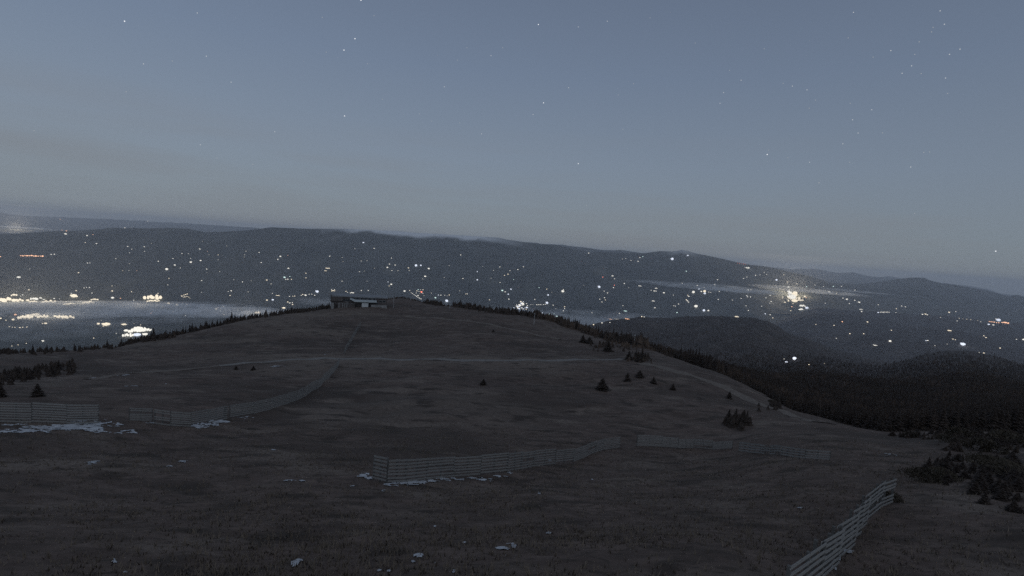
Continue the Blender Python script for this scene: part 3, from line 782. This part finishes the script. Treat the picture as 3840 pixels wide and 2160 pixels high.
# the forest on the right: the nearest as single trees, the rest as one mass
cand = []
uA, uB = 2400, 4300
for _ in range(60000):
    th = random.uniform(polar(uA, 1350, 1)[0], polar(uB, 1500, 1)[0]); r = math.exp(random.uniform(math.log(105), math.log(1150)))
    if random.random() > (r / 520) ** 1.1 + 0.03: continue
    cand.append((th, r))
cr_th = sorted((polar(u, L[-1][0], 1)[0], crest_r[u]) for u, L in cols.items() if u >= 2000)
ct, crr = [a for a, _ in cr_th], [b for _, b in cr_th]
sel = []
for th, r in cand:
    if r < np.interp(th, ct, crr) * 1.1: continue
    x, y = math.sin(th) * r, math.cos(th) * r
    if vnoise(np.array([x / 60.0]), np.array([y / 60.0]))[0] < -0.36 and r > 260: continue      # small clearings
    sel.append((r, x, y))
sel.sort()
n_ind = max(0, 296 - spruces)
for r, x, y in sel[:n_ind]:
    spruce(x, y, random.uniform(2.5, 4.8), 'dark spruce at the near edge of the right hand forest', 'spruces at the near edge of the forest')
zs = hill_z(np.array([s[1] for s in sel[n_ind:]]), np.array([s[2] for s in sel[n_ind:]]))
fv, ff = [], []
crown_data = [([tuple(q.co) for q in c.vertices], [tuple(pl.vertices) for pl in c.polygons]) for c, _ in SPR]
for (r, x, y), z in zip(sel[n_ind:], zs):
    h = random.uniform(3.0, 7.5) * (1 + 0.9 * float(vnoise(np.array([x / 45.0]), np.array([y / 45.0]))[0])) * (0.7 if r < 220 else 1)
    if r < 330:                                   # near enough for the branches to show
        V_, F_ = random.choice(crown_data); w_ = h * random.uniform(0.9, 1.5); a_ = random.uniform(0, 6.3); ca, sa = math.cos(a_), math.sin(a_); b = len(fv)
        fv += [(x + (p[0] * ca - p[1] * sa) * w_, y + (p[0] * sa + p[1] * ca) * w_, z - 0.2 + p[2] * h) for p in V_]; ff += [tuple(b + k for k in f) for f in F_]
    else: lowtree(x, y, z - 0.2, h)
tag(link('forest', new_mesh('forest', fv, ff, [M_needle])), 'dense dark spruce forest covering the slope on the right', kind='stuff')
# canopy of the wooded hill beyond
fv, ff = [], []
M_far_needle = noise_mat('far_forest', [(0.3, (0.035, 0.030, 0.027)), (0.7, (0.06, 0.05, 0.045))], 0.012, 5)
for _ in range(7000):
    p = on_far(random.uniform(2100, 3300), random.uniform(1186, 1400))
    if p is None or p.length > 3900: continue
    lowtree(p.x, p.y, p.z - 1, random.uniform(3, 9))
if ff: tag(link('forest', new_mesh('forest', fv, ff, [M_far_needle])), 'spruce canopy covering the rounded wooded hill', kind='stuff')

fv, ff = [], []
for _ in range(9000):
    u, v = random.uniform(2420, 3900), 1320 + 120 * random.random() ** 0.8
    p = on_far(u, v)
    if p is None or p.length > 3000 or random.random() > (v - 1290) / 110: continue
    lowtree(p.x, p.y, p.z - 1, random.uniform(5, 12), 1.2)
if ff: tag(link('forest', new_mesh('forest', fv, ff, [M_needle])), 'thinning spruce forest on the foot of the wooded hill', kind='stuff')
fv, ff = [], []
for (cu, cv, su, sv_, n) in ((3600, 1630, 70, 26, 70), (3740, 1650, 80, 40, 110), (3560, 1760, 50, 26, 34), (3760, 1800, 60, 50, 70), (3440, 1636, 40, 8, 22)):
    for _ in range(n):
        p = on_hill(cu + random.gauss(0, su), cv + random.gauss(0, sv_))
        if p is None or p.length > 260: continue
        V_, F_ = random.choice(crown_data); h = random.uniform(0.4, 1.3); w_ = h * random.uniform(2.0, 3.6); a_ = random.uniform(0, 6.3); ca, sa = math.cos(a_), math.sin(a_); b = len(fv)
        fv += [(p.x + (q[0] * ca - q[1] * sa) * w_, p.y + (q[0] * sa + q[1] * ca) * w_, p.z - 0.1 + q[2] * h) for q in V_]; ff += [tuple(b + k for k in f) for f in F_]
tag(link('scrub', new_mesh('scrub', fv, ff, [M_needle])), 'dark scrub spreading over the right edge of the near meadow', kind='stuff')

# dwarf pines on the near right
M_pine = noise_mat('pine_needles', [(0.3, (0.04, 0.034, 0.026)), (0.7, (0.085, 0.07, 0.052))], 1.5, 4)
def pine_mesh(seed):
    rd = random.Random(seed); v, f = [], []
    for _ in range(1100):
        a = rd.uniform(0, 2 * math.pi); el = math.asin(rd.random() ** 0.8); q = rd.uniform(0.62, 1.05)
        lump = 1 + 0.22 * math.sin(3 * a + seed) + 0.12 * math.sin(7 * a + 2 * seed)
        c = Vector((math.cos(a) * math.cos(el) * lump, math.sin(a) * math.cos(el) * lump, 0.62 * math.sin(el) + 0.03)) * q
        d = Vector((rd.uniform(-1, 1), rd.uniform(-1, 1), rd.uniform(0.1, 1.2))).normalized(); s_ = d.orthogonal().normalized() * rd.uniform(0.02, 0.045)
        b = len(v); e = c + d * rd.uniform(0.12, 0.24)
        v += [tuple(c - s_), tuple(c + s_), tuple(e)]; f.append((b, b + 1, b + 2))
    return new_mesh('foliage', v, f, [M_pine])
PINE = [pine_mesh(s) for s in range(3)]
stem_me = MB().tube((0, 0, -0.15), (0.1, 0.05, 0.3), 0.06, 0.03, 6).tube((0, 0, -0.1), (-0.2, 0.1, 0.3), 0.05, 0.02, 6).mesh('stem', M_bark)
for k, (u, v, w, lab) in enumerate([(3600, 1640, 3.2, 'wide dark dwarf pine in front of the forest on the right'), (3690, 1690, 3.0, 'dark dwarf pine near the right edge below the forest'),
                                    (3780, 1660, 3.4, 'dark dwarf pine at the right edge'), (3470, 1805, 2.0, 'dwarf pine up the slope from the near right fence'),
                                    (3530, 1800, 1.8, 'small dwarf pine right of the one above the near fence'), (3560, 1660, 2.2, 'low dwarf pine left of the wide dark one'),
                                    (3720, 1760, 2.6, 'rounded dwarf pine on the right meadow'), (3810, 1790, 2.4, 'dwarf pine on the right frame edge'),
                                    (3330, 1875, 1.2, 'small dark shrub touching the far end of the near right fence'), (2900, 1512, 1.8, 'low dark shrub by the grass strip at the forest'),
                                    (3420, 1640, 2.0, 'dark shrub on the lower rim in front of the forest')]):
    p = on_hill(u, v)
    e = tag(empty('dwarf_pine', p, random.uniform(0, 6)), lab, 'shrub', 'dwarf pines on the near right')
    o = link('foliage', PINE[k % 3], e); o.scale = (w * 0.8, w * 0.8, w * 0.75)
    o = link('stem', stem_me, e); o.scale = (w * 0.8,) * 3

# ------------------------------------------------------------------ lights of farms, villages and towns
COL = {'w': (1.0, 0.96, 0.86), 'y': (1.0, 0.87, 0.66), 'o': (1.0, 0.55, 0.34), 'b': (0.80, 0.86, 1.0), 'r': (1.0, 0.25, 0.16), 'c': (0.75, 1.0, 0.95)}
CNAME = {'w': 'white', 'y': 'warm yellow', 'o': 'orange', 'b': 'bluish white', 'r': 'red', 'c': 'greenish white'}
M_darkroof = mat('dark_roof', (0.05, 0.045, 0.042), 0.8)
_lm = {}
def globe(v, f, x, y, z, rx, rz, n=7):
    b = len(v)
    v.append((x, y, z - rz))
    for ze, re in ((-0.6, 0.8), (0.0, 1.0), (0.6, 0.8)):
        for k in range(n):
            a = 2 * math.pi * k / n
            v.append((x + math.cos(a) * rx * re, y + math.sin(a) * rx * re, z + rz * ze))
    v.append((x, y, z + rz)); top = len(v) - 1
    for k in range(n): f.append((b, b + 1 + (k + 1) % n, b + 1 + k))
    for q in range(2):
        for k in range(n):
            a0, a1 = b + 1 + q * n + k, b + 1 + q * n + (k + 1) % n
            f.append((a0, a1, a1 + n, a0 + n))
    for k in range(n): f.append((b + 1 + 2 * n + k, b + 1 + 2 * n + (k + 1) % n, top))
def lit_mesh(c, e, wide, var=0):
    """yard lamps: glowing globes of uneven size on a dark mast and cross bar (unit width and height); wide ones are a row of lamps"""
    k = (c, e, wide, var)
    if k in _lm: return _lm[k]
    m_ = bpy.data.materials.get('lamp_glow_%s_%d' % (CNAME[c].replace(' ', '_'), e * 10)) or emit_mat('lamp_glow_%s_%d' % (CNAME[c].replace(' ', '_'), e * 10), COL[c], e)
    rd = random.Random(var * 31 + wide * 7); v, f = [], []
    if wide:
        n_ = rd.choice((5, 6, 7))
        for q in range(n_):
            rr_ = rd.uniform(0.45, 1.0) / n_
            globe(v, f, (q + 0.5 + rd.uniform(-0.25, 0.25)) / n_ - 0.5, rd.uniform(-0.3, 0.3), 0.5 + rd.uniform(-0.22, 0.22), rr_ * 0.95, rd.uniform(0.3, 0.6))
    else:
        globe(v, f, 0, 0, 0.5, 0.46, 0.48)
        for q in range(rd.choice((1, 2, 2, 3))): globe(v, f, rd.choice((-1, 1)) * rd.uniform(0.22, 0.46), rd.uniform(-0.3, 0.3), rd.uniform(0.25, 0.75), rd.uniform(0.1, 0.2), rd.uniform(0.12, 0.24))
    nlit = len(f)
    mb = MB(); mb.box(-0.03, 0.03, 0.36, 0.42, -0.6, 0.6).box(-0.45, 0.45, 0.37, 0.41, 0.3, 0.36)
    b = len(v); v += mb.v; f += [tuple(b + q for q in t) for t in mb.f]
    me = new_mesh('yard_light', v, f, [m_, M_darkroof], [0] * nlit + [1] * (len(f) - nlit))
    _lm[k] = me
    return me
lights = []
def add(ox, oy, sc_, text):
    for t in text.replace('\n', ' ').split(';'):
        q = t.split()
        if not q: continue
        x, y = q[0].split(',')
        c, size = 'w', 'm'
        lab = None; wh = None
        for a in q[1:]:
            if a in COL: c = a
            elif a in ('d', 's', 'm', 'l', 'x'): size = a
            elif '*' in a: wh = [float(b) for b in a.split('*')]
        w, h, e = {'d': (7, 5, 0.8), 's': (9, 6, 1.5), 'm': (11, 7, 2.4), 'l': (16, 11, 3.2), 'x': (24, 17, 5.0)}[size]
        if wh: w, h = wh[0] * 0.8, wh[1] * 0.72
        lights.append((ox + float(x) * sc_, oy + float(y) * sc_, w * sc_, h * sc_, c, e, size))
SC = 960 / 2576
add(0, 760, SC, '''608,166 o s;1105,147 o s;1488,187 m;1257,253 m;1320,248 d;622,277 o s;660,315 l;668,284 o s;875,330 l;935,321 o s;858,400 s y;972,412 m;1285,440 m;1326,468 s;1304,504 s;
1452,443 m;1455,490 d;1522,409 d;515,522 s;547,520 s;3,543 o m;1165,562 m;880,608 s;905,606 s;1302,614 d;1592,591 s;300,666 d;790,705 m y;188,749 l 44*22;1235,685 d y;1297,683 d;1376,684 d o;
1677,670 x;1758,628 l;1815,656 s;1740,561 m;1831,511 m;1918,560 s;1920,600 l;2018,582 l;2009,467 m;2080,669 m;2081,704 d;1897,514 d;2086,490 d o;2103,524 d;2196,526 s y;2195,576 d;2210,694 d;
2040,388 d;2282,437 d;2475,487 s;2462,525 d;2458,547 d;1700,762 s y;1688,827 s;2029,784 m;2440,798 s;2527,787 d;2028,903 d;2353,775 d;2295,893 s;2327,887 m;2315,934 m y;2497,898 d;1128,838 s y;
1130,888 l y;1323,895 m y;925,911 s;766,886 m y;845,858 s;870,852 s;900,855 s;742,942 x y 46*34;717,913 s;290,878 m y;140,931 l y 46*20;228,928 m;208,940 s;
45,985 x y 130*40;180,985 x y 66*26;280,985 l y;375,970 x 78*18;330,998 l y 60*18;490,1000 l y 90*20;545,965 m;600,968 s;665,996 m y;690,1020 l y 100*14;950,975 l y 60*14;885,1008 x y 92*24;
1132,960 l;1212,963 s o;1345,981 m;1540,962 x y 112*34;1540,990 x y 100*14;1590,912 m y;1615,940 m y;1830,940 m y;1850,930 s y;1868,925 s y;1885,920 s y;1860,948 s y;1880,945 s y;1900,950 s y;1845,952 d y;1912,962 d y;
1695,1019 l y;1812,1000 l o;1780,1033 l y;1832,1018 s;1880,1024 m y;2178,1073 l y;2195,1058 s o;2248,1048 m y;2220,1087 s;1740,1100 s y;1520,1112 s o;1865,1136 s;2255,1128 s y;
155,1128 l o;132,1178 l y;60,1182 m y;5,1165 l y;255,1160 x y 70*22;310,1142 x y 66*22;365,1128 x y 50*24;428,1151 x y 56*18;610,1150 x y 70*26;680,1156 x y 76*26;430,1216 s y;460,1216 l y;
95,1248 s y;125,1252 m y;150,1254 s y;200,1258 m y;230,1254 s y;270,1252 s y;990,1222 l y;1070,1230 l y 50*26;1040,1243 s y;1247,1226 l y 40*20;1415,1230 s y;1350,1215 d y;1020,1185 d y;
1340,1294 x 80*24;1390,1278 x 60*34;1440,1284 x 70*30;1485,1284 x 60*24;1290,1338 x 76*28;1380,1335 x b 46*24;1460,1328 l 36*22;1170,1315 m;943,1362 m y;432,1392 l;182,1430 s y;265,1415 s y;120,1442 s y''')
add(960, 760, SC, '''30,500 m;245,541 l;220,571 m;320,531 d o;52,604 s;325,660 l;742,539 s;867,553 d;876,592 d y;995,463 d;1080,402 l b;1189,460 m;1059,586 s;1117,584 d;1363,558 s;1343,618 m;1400,628 m;1322,652 l;
1534,657 m y;1541,682 s;1609,635 x b 24*24;1658,630 l b 20*20;1738,664 l;1040,694 m;1090,688 d;1193,660 d y;1368,684 s;1428,684 s;720,660 m y 40*8;700,685 s y 30*8;287,752 l c;300,771 m;320,771 m;355,771 m y;340,742 s c;
502,709 m y;502,757 m y;108,777 l y;152,817 s;867,790 s;1118,790 d;1329,797 m b;1361,822 l;1341,838 m y;1702,743 l;1678,768 d;1944,633 d;2060,526 s;2281,640 d;2453,648 s;2226,695 m b;2227,776 l b;2082,763 m;1893,752 d;
2390,682 d;2555,684 s;2535,720 m y;2500,732 s y;2366,760 d;2455,803 s;2478,884 l c;2507,897 m;2538,920 l b;2565,870 l b;905,892 m y;920,902 s;965,907 l 46*12;1060,884 m;1129,883 m;775,887 l y 42*10;760,874 s;790,876 s;
1495,891 l;1545,883 m y;1562,906 s;1576,915 s;1590,925 s;1603,934 s;1616,943 s;1630,952 s;1645,961 s;1660,969 s;1632,875 m c;1655,876 s;1680,876 m y;1665,900 l r;1620,888 s y;1640,893 s;1612,910 d;1648,915 d y;1680,912 s;1630,935 m;
1690,935 d;1763,908 s;1835,930 m b;1860,930 m;1898,931 m;1945,930 s y;1925,937 d;1805,957 l c;1918,989 x b 30*30;2050,887 s;2113,918 m y;2127,918 s;2350,977 m y;2545,972 m;615,897 x b 28*24;535,922 m;563,920 m;590,932 m;498,932 l;
455,932 m;470,925 s y;390,941 s y;370,942 s y;337,943 m;218,934 s y 36*7;165,913 s;110,980 l y;168,979 l b;320,1000 m y;340,1010 m;365,1005 m;368,1025 m y;280,1058 l y 40*24;15,1108 l y 70*24''')
add(1920, 860, SC, '''58,404 m;114,377 s;17,505 s c;272,587 s c;350,602 m y;364,661 l b;510,625 x;518,607 m;401,633 d;230,706 s;190,757 s;210,757 d;250,758 m;270,758 m;290,758 m;315,757 m;335,754 m;352,741 x b 28*28;414,764 s;530,779 m y;530,797 s;517,820 m;
442,799 d;227,826 x b 28*24;301,840 l b;373,851 m c;424,850 s c;450,876 l c;805,838 m;771,240 m;1143,291 s;1110,298 d;1197,312 s;1268,322 m;1315,274 m c;1287,285 s;1612,301 x b 24*24;1769,263 l b 20*20;1753,421 m c;913,480 m r;1010,468 l 26*12;
1032,498 s;1030,562 m r;1021,587 s;1129,544 m;876,581 x b 26*26;722,562 d;1175,587 d;1285,570 m 34*8;928,622 s;962,641 m;931,688 m;940,710 m y;905,731 m;884,703 s;1438,621 m 34*8;1450,593 m 26*10;1400,614 s;1528,639 l;1624,661 s;1713,541 m;
1865,566 m;1882,600 l b 22*20;1932,587 m;1824,632 x 30*28;1905,625 l;1938,625 x y 28*28;1940,645 x b 26*22;1980,630 m;2000,634 s;1768,663 m y;1778,675 m;1755,710 m y;1765,720 m;1777,733 m;1420,722 m 26*8;1438,790 m;1675,752 s;1628,768 m;1645,773 s;
1850,776 x 36*28;1930,817 x b 26*26;1975,817 l;1660,838 m c;1080,846 m;1140,822 m c 30*8;1116,768 s;1305,878 m y;1330,882 s;984,903 m o 50*7;1060,903 s y 60*4;1170,902 m o 60*6;905,942 m;985,938 s;820,960 m y;2040,556 m;2068,507 m;2085,625 s;2160,620 s;2330,494 s;
2363,480 s;2366,389 l 46*14;2270,340 d r;2290,344 d r;2310,346 d r;2330,349 d r;2348,351 d r;2450,463 m;2495,457 s;2537,432 s;2560,453 m;2376,609 l;2403,608 m;2362,667 m;2370,679 m;2400,681 s;2305,695 s;2218,711 m;2075,706 s;2555,690 s;2512,775 m;
2378,818 s;2355,770 s;2548,850 l b;2260,879 l y 38*12''')
for _ in range(44):            # the bright village at the end of the crest trees
    t = random.random()
    add(1920, 860, SC, '%d,%d %s %s' % (random.gauss(45 + 100 * t, 20), 805 - 95 * (1 - abs(t - 0.55) * 1.3) * random.random() ** 0.7 + 5, random.choice('smml'), random.choice('wwywb')))
add(2880, 860, SC, '''160,458 s y;85,510 l b 22*20;197,531 s y;292,550 s y;387,576 m c;657,574 m c;558,575 s;472,560 s;740,573 s;205,582 l;120,598 m y;138,601 m y;155,604 m y;170,600 m y;185,606 s y;215,604 m y;235,607 s y;208,627 x 30*24;
232,658 x w 58*44;262,662 x y 60*48;242,688 x w 60*44;272,642 x y 40*30;224,640 x w 36*30;215,690 x y 30*24;265,722 x y 56*34;205,720 l y;350,690 m y;145,690 m y;330,715 l y;350,712 l y;385,686 s o;345,770 x 52*20;390,790 x b 40*30;335,805 x 26*16;318,808 l;240,778 m o;229,820 m y;615,629 l;692,643 m y;455,629 s;
873,612 m;793,704 l;873,715 m;917,735 l;819,747 m;754,693 s;575,742 m;20,665 s;32,726 m;18,744 s;22,860 m;48,891 m y;942,828 m;935,805 m 30*8;1108,836 l b;1130,834 s;1145,833 s;1160,835 m;1175,833 m;1190,834 m;1205,833 s;1218,834 s;1109,759 s;1292,798 m y;1287,837 s;
1345,771 m;1382,780 s;1585,852 l y;1555,856 m;1604,860 m;1737,887 s;1822,835 l y;1889,828 s;1903,922 s;2294,900 s;2318,917 x b 28*24;2220,957 l b;2267,961 l;2235,928 m o 24*8;2255,931 m o;2275,934 m o;2300,938 m o;2322,940 s o;2140,931 s;2385,942 l o 46*12;1925,895 s y;1960,900 d y;2000,905 d y;2040,910 d y;2110,917 d y;
747,930 m o;1000,932 l y;482,957 s y;665,967 s y;823,1050 m y;962,1051 m y;1241,1015 m y;1227,1124 l 32*22;1082,1167 m 44*10;1607,1119 m;1590,1120 m b;1885,1110 m y;1860,1105 s y;1825,1018 m y 34*14;1960,1158 x b 44*34;2172,1072 m y;2193,1089 m y;2335,1195 m y;2500,1107 s;
2570,1110 l;1680,1172 s;1802,1155 d;687,1096 s;2172,1245 s y;2125,1240 d;160,1304 m;186,1335 l b 28*24;265,1304 x b 34*30;212,1334 d y;412,1361 m y;570,1350 s y''')
for _ in range(30):
    add(2880, 860, SC, '%d,%d %s y' % (random.gauss(255, 50), random.gauss(706, 14), random.choice('smml')))
for k in range(11):
    add(0, 760, SC, '%d,%d %s o' % (208 + k * 22, 534 + (5 if k > 5 else 0) + random.uniform(-2, 2), random.choice('mml')))

def place_name(u, v):
    if u < 450 and 770 < v < 900: return 'on the far skyline at the upper left'
    if u < 720 and v > 1105: return 'in the misty valley at the left'
    if u < 980 and v < 1090: return 'on the dark ridge side at the left'
    if u < 1240: return 'at the valley edge above the left crest trees'
    if u < 1680 and v < 1060: return 'on the dark ridge side above the hut'
    if u < 1720: return 'in the valley just behind the hill crest'
    if u < 2160 and v > 1110: return 'in the bright village behind the crest trees'
    if u < 2160: return 'on the ridge side in the middle of the photo'
    if u < 2860 and v < 1000: return 'high under the pointed peak on the right'
    if u < 2720: return 'on the valley side above the wooded hill'
    if u < 3060 and v < 1172: return 'in the glowing town on the right'
    if v > 1290: return 'on the near dark slope below the town'
    if v < 1172: return 'on the slope under the blunt summit at the right'
    return 'on the dark foothills at the right'
SZ = {'d': 'very faint', 's': 'tiny', 'm': 'small', 'l': 'bright', 'x': 'very bright'}
SHP = {True: 'wide row of lights', False: 'light'}
special = [(515, 1240, 'floodlit yard just left of the crest trees at the left'), (243, 1188, 'floodlit works in the left valley mist'), (17, 1127, 'blazing town lights on the left frame edge'),
           (574, 1118, 'blazing works on the far side of the left mist'), (2971, 1110, 'the one overexposed glow at the heart of the right town'), (1675, 1128, 'round bluish light in the gap between crest trees'),
           (3610, 1291, 'brilliant bluish light lying alone on the right foothills'), (2979, 1346, 'largest bluish light of the small group on the near dark slope')]
lights.sort(key=lambda L: -L[2] * L[3] * min(L[5], 2.5))
stuff_v, stuff_f, n_light = [], [], 0
sp_used = set()
rest = {}
for (u, v, w, h, c, e, size) in lights:
    p = on_far(u, v + h * 0.5)
    if p is None: continue
    D = p.dot(Vector(f0)); W_, H_ = w * D / F, h * D / F
    yaw = -math.atan2(p.x, p.y) + random.uniform(-0.35, 0.35)
    q_ = random.uniform(0.8, 1.25) * (1.12 if size in 'ds' else 1.06 if size == 'm' else 1.16 if size == 'l' else 1.32); W_ *= q_; H_ *= q_
    if u < 800 and v > 1110 and size in 'lx': W_ *= 1.3; H_ *= 1.25
    if n_light < 298:
        wide = w / h > 2.4
        me = lit_mesh(c, e, wide, random.randrange(5))
        o = link('yard_light', me, None, p)
        o.rotation_euler = (0, 0, yaw); o.scale = (W_, W_ * 0.5, H_)
        lab = '%s %s %s %s' % (SZ[size], CNAME[c], SHP[wide], place_name(u, v))
        grp = lab
        for k, (su, sv, sl) in enumerate(special):
            if k not in sp_used and abs(su - u) < 14 and abs(sv - v) < 10:
                sp_used.add(k); lab = sl; grp = None; break
        tag(o, lab, 'light', grp)
        n_light += 1
    else:
        rest.setdefault((c, e), []).append((p, yaw, W_, H_))
sv, sf, smats, sidx = [], [], [], []
for key, L in rest.items():
    me = lit_mesh(*key, False, len(smats) % 5); mi = len(smats); smats += [me.materials[0], me.materials[1]]
    for p, yaw, W_, H_ in L:
        M = Matrix.Translation(p) @ Matrix.Rotation(yaw, 4, 'Z') @ Matrix.Diagonal((W_, W_ * 0.5, H_, 1)); b = len(sv)
        sv += [tuple(M @ q.co) for q in me.vertices]
        for pl in me.polygons: sf.append(tuple(b + i for i in pl.vertices)); sidx.append(mi + pl.material_index)
if sf: tag(link('distant_lights', new_mesh('distant_lights', sv, sf, smats, sidx)), 'faintest remaining specks of light on the far slopes', kind='stuff')

# ------------------------------------------------------------------ valley mist, lit by the town lamps inside it
def wisp_mat(name, dens, seed):
    m_ = vol_mat(name, (0.95, 0.97, 1.0), dens)
    n, l = m_.node_tree.nodes, m_.node_tree.links
    tcx = n.new('ShaderNodeTexCoord'); mp_ = n.new('ShaderNodeMapping'); mp_.inputs['Scale'].default_value = (6.0, 2.2, 1.6); mp_.inputs['Location'].default_value = (seed, 0, 0)
    nx_ = n.new('ShaderNodeTexNoise'); nx_.inputs['Scale'].default_value = 1.0; nx_.inputs['Detail'].default_value = 4
    mr_ = n.new('ShaderNodeMapRange'); mr_.inputs[1].default_value = 0.36; mr_.inputs[2].default_value = 0.66; mr_.inputs[3].default_value = 0.0; mr_.inputs[4].default_value = dens
    l.new(tcx.outputs['Object'], mp_.inputs[0]); l.new(mp_.outputs[0], nx_.inputs[0]); l.new(nx_.outputs[0], mr_.inputs[0])
    l.new(mr_.outputs[0], n['Principled Volume'].inputs['Density'])
    return m_
M_mist = wisp_mat('valley_mist', 0.0045, 1.3)
M_mist2 = wisp_mat('thin_mist', 0.0014, 4.1)
bm = bmesh.new(); bmesh.ops.create_icosphere(bm, subdivisions=3, radius=1.0)
mist_me = bpy.data.meshes.new('mist_bank'); bm.to_mesh(mist_me); bm.free()
mist_me.materials.append(M_mist)
mist_me2 = mist_me.copy(); mist_me2.materials.clear(); mist_me2.materials.append(M_mist2)
def mist(u, v, w, h, dep, label, thin=False, lift=0.0):
    """w, h in photo pixels at the place it stands over, dep = half depth along the view in metres"""
    p = on_far(u, v)
    D = p.dot(Vector(f0))
    o = link('mist_bank', mist_me2 if thin else mist_me, None, p + Vector((0, 0, 25 + lift)))
    o.rotation_euler = (0, 0, -math.atan2(p.x, p.y)); o.scale = (w * D / F / 2, dep, max(30.0, h * D / F / 2 * 0.5))
    tag(o, label, kind='stuff')
mist(250, 1165, 1100, 40, 1100, 'grey mist bank lying over the left valley')
mist(720, 1168, 620, 30, 900, 'grey mist tongue in front of the left ridge')
mist(480, 1195, 700, 24, 800, 'lower sheet of mist over the left valley', thin=True)
mist(150, 1240, 600, 26, 900, 'thin mist near the left frame edge', thin=True)
mist(900, 1176, 500, 22, 700, 'bright mist edge above the left crest trees')
mist(2620, 1084, 640, 40, 1300, 'flat mist streak left of the right town', thin=True, lift=60)
mist(2960, 1096, 520, 34, 900, 'mist veil over the right town', thin=True, lift=80)
mist(3180, 1100, 300, 16, 600, 'thin mist streak right of the right town', thin=True, lift=60)
mist(80, 858, 420, 10, 1500, 'far pale mist with light in it at the upper left', lift=60)
mist(1560, 1150, 900, 44, 1200, 'thin haze over the valley floor behind the hut', thin=True)
mist(2150, 1185, 900, 70, 1600, 'thin haze over the valley behind the bright village', thin=True)
mist(450, 1146, 980, 14, 500, 'narrow lit edge of mist along the far side of the left valley')
def town_lamp(u, v, power, color, up, r=60):
    p = on_far(u, v); ld = bpy.data.lights.new('town_glow', 'POINT'); ld.energy = power; ld.color = color; ld.shadow_soft_size = r
    o = bpy.data.objects.new('town_glow', ld); col.objects.link(o); o.location = p + Vector((0, 0, up))
WW, WY = (1, 0.93, 0.82), (1, 0.86, 0.64)
for a_ in ((60, 1134, 3.4e7, WY, 70), (300, 1138, 9e6, WY, 50), (180, 1190, 7e6, WW, 50), (2970, 1110, 1.2e8, WY, 110), (60, 862, 3e8, WY, 60, 120), (520, 1150, 7e6, WY, 50), (930, 1176, 8e6, WW, 50)): town_lamp(*a_)

# ------------------------------------------------------------------ stars
bm = bmesh.new(); bmesh.ops.create_icosphere(bm, subdivisions=1, radius=1.0)
star_base = bpy.data.meshes.new('star'); bm.to_mesh(star_base); bm.free()
star_me = {}
for k, (e_, c_) in {'a': (1.15, (0.95, 0.97, 1)), 'b': (0.6, (0.92, 0.96, 1)), 'c': (0.40, (0.9, 0.95, 1))}.items():
    mm = star_base.copy(); mm.materials.append(emit_mat('starlight_' + {'a': 'bright', 'b': 'medium', 'c': 'faint'}[k], c_, e_)); star_me[k] = mm
S2 = 1280 / 2576
stars = []
def st(ox, text):
    for t in text.split(';'):
        x, y, k = t.strip().split(','); stars.append((ox + float(x) * S2, float(y) * S2, k))
st(0, '940,160,a;1083,482,b;952,692,c;1489,98,b;1557,424,b;1744,620,b;1512,1093,b;2074,994,b;258,986,c;1300,460,c;1638,1192,c;1908,1240,c;2462,394,c;2432,130,c')
st(1280, '148,2,a;103,292,a;20,378,a;24,875,a;247,118,c;198,482,c;1487,185,a;1788,203,b;2007,160,b;1130,420,b;875,453,c;777,655,b;894,928,c;1058,1010,b;590,860,c;682,914,c;1447,864,b;1526,776,a;1716,662,b;2205,631,c;2089,717,c;1788,1235,a;2125,975,c;1217,360,c;310,748,c;948,360,c;2330,135,c')
st(2560, '95,324,c;1289,93,b;1943,82,b;1975,183,b;1890,206,c;1878,241,c;1785,316,c;1249,286,c;1571,382,a;1728,497,a;1656,553,b;1984,589,b;2014,410,b;2093,371,b;1752,410,c;1437,431,c;441,606,a;353,530,c;309,699,b;282,779,b;758,629,c;828,650,b;938,678,b;1003,755,c;955,816,c;1265,779,c;1427,828,b;1282,904,a;1324,1004,b;1508,1003,c;1209,1085,b;638,1166,a;648,1133,c;958,1224,b;1260,1224,c;1721,1260,b;1820,1150,c;794,1190,c;1030,1378,c;2000,706,c;1800,555,c;615,368,c')
stars += [(3734, 942, 'a'), (2200, 770, 'c'), (3430, 800, 'c'), (3070, 686, 'c'), (3486, 570, 'c')]
SLAB = {'a': 'bright', 'b': 'medium', 'c': 'faint'}
star_special = {(3734, 942): 'bright star low over the right hand mountains', (2168, 614): 'bright star low in the middle of the sky'}
for u, v, k in stars:
    if k == 'a' and u > 2560 and v < 460: k = 'b'
    d = Vector(ray(u, v)); d.normalize()
    o = link('star', star_me[k], None, d * 90000)
    r_ = {'a': 80, 'b': 68, 'c': 62}[k]
    o.scale = (r_, r_, r_)
    side = 'left' if u < 1280 else 'right' if u > 2560 else 'middle'
    hgt2 = 'high' if v < 330 else 'low'
    lab = '%s star %s in the %s of the night sky' % (SLAB[k], hgt2, side)
    grp = lab
    for (su, sv), sl in star_special.items():
        if abs(su - u) < 6 and abs(sv - v) < 6: lab, grp = sl, None
    tag(o, lab, 'star', grp)
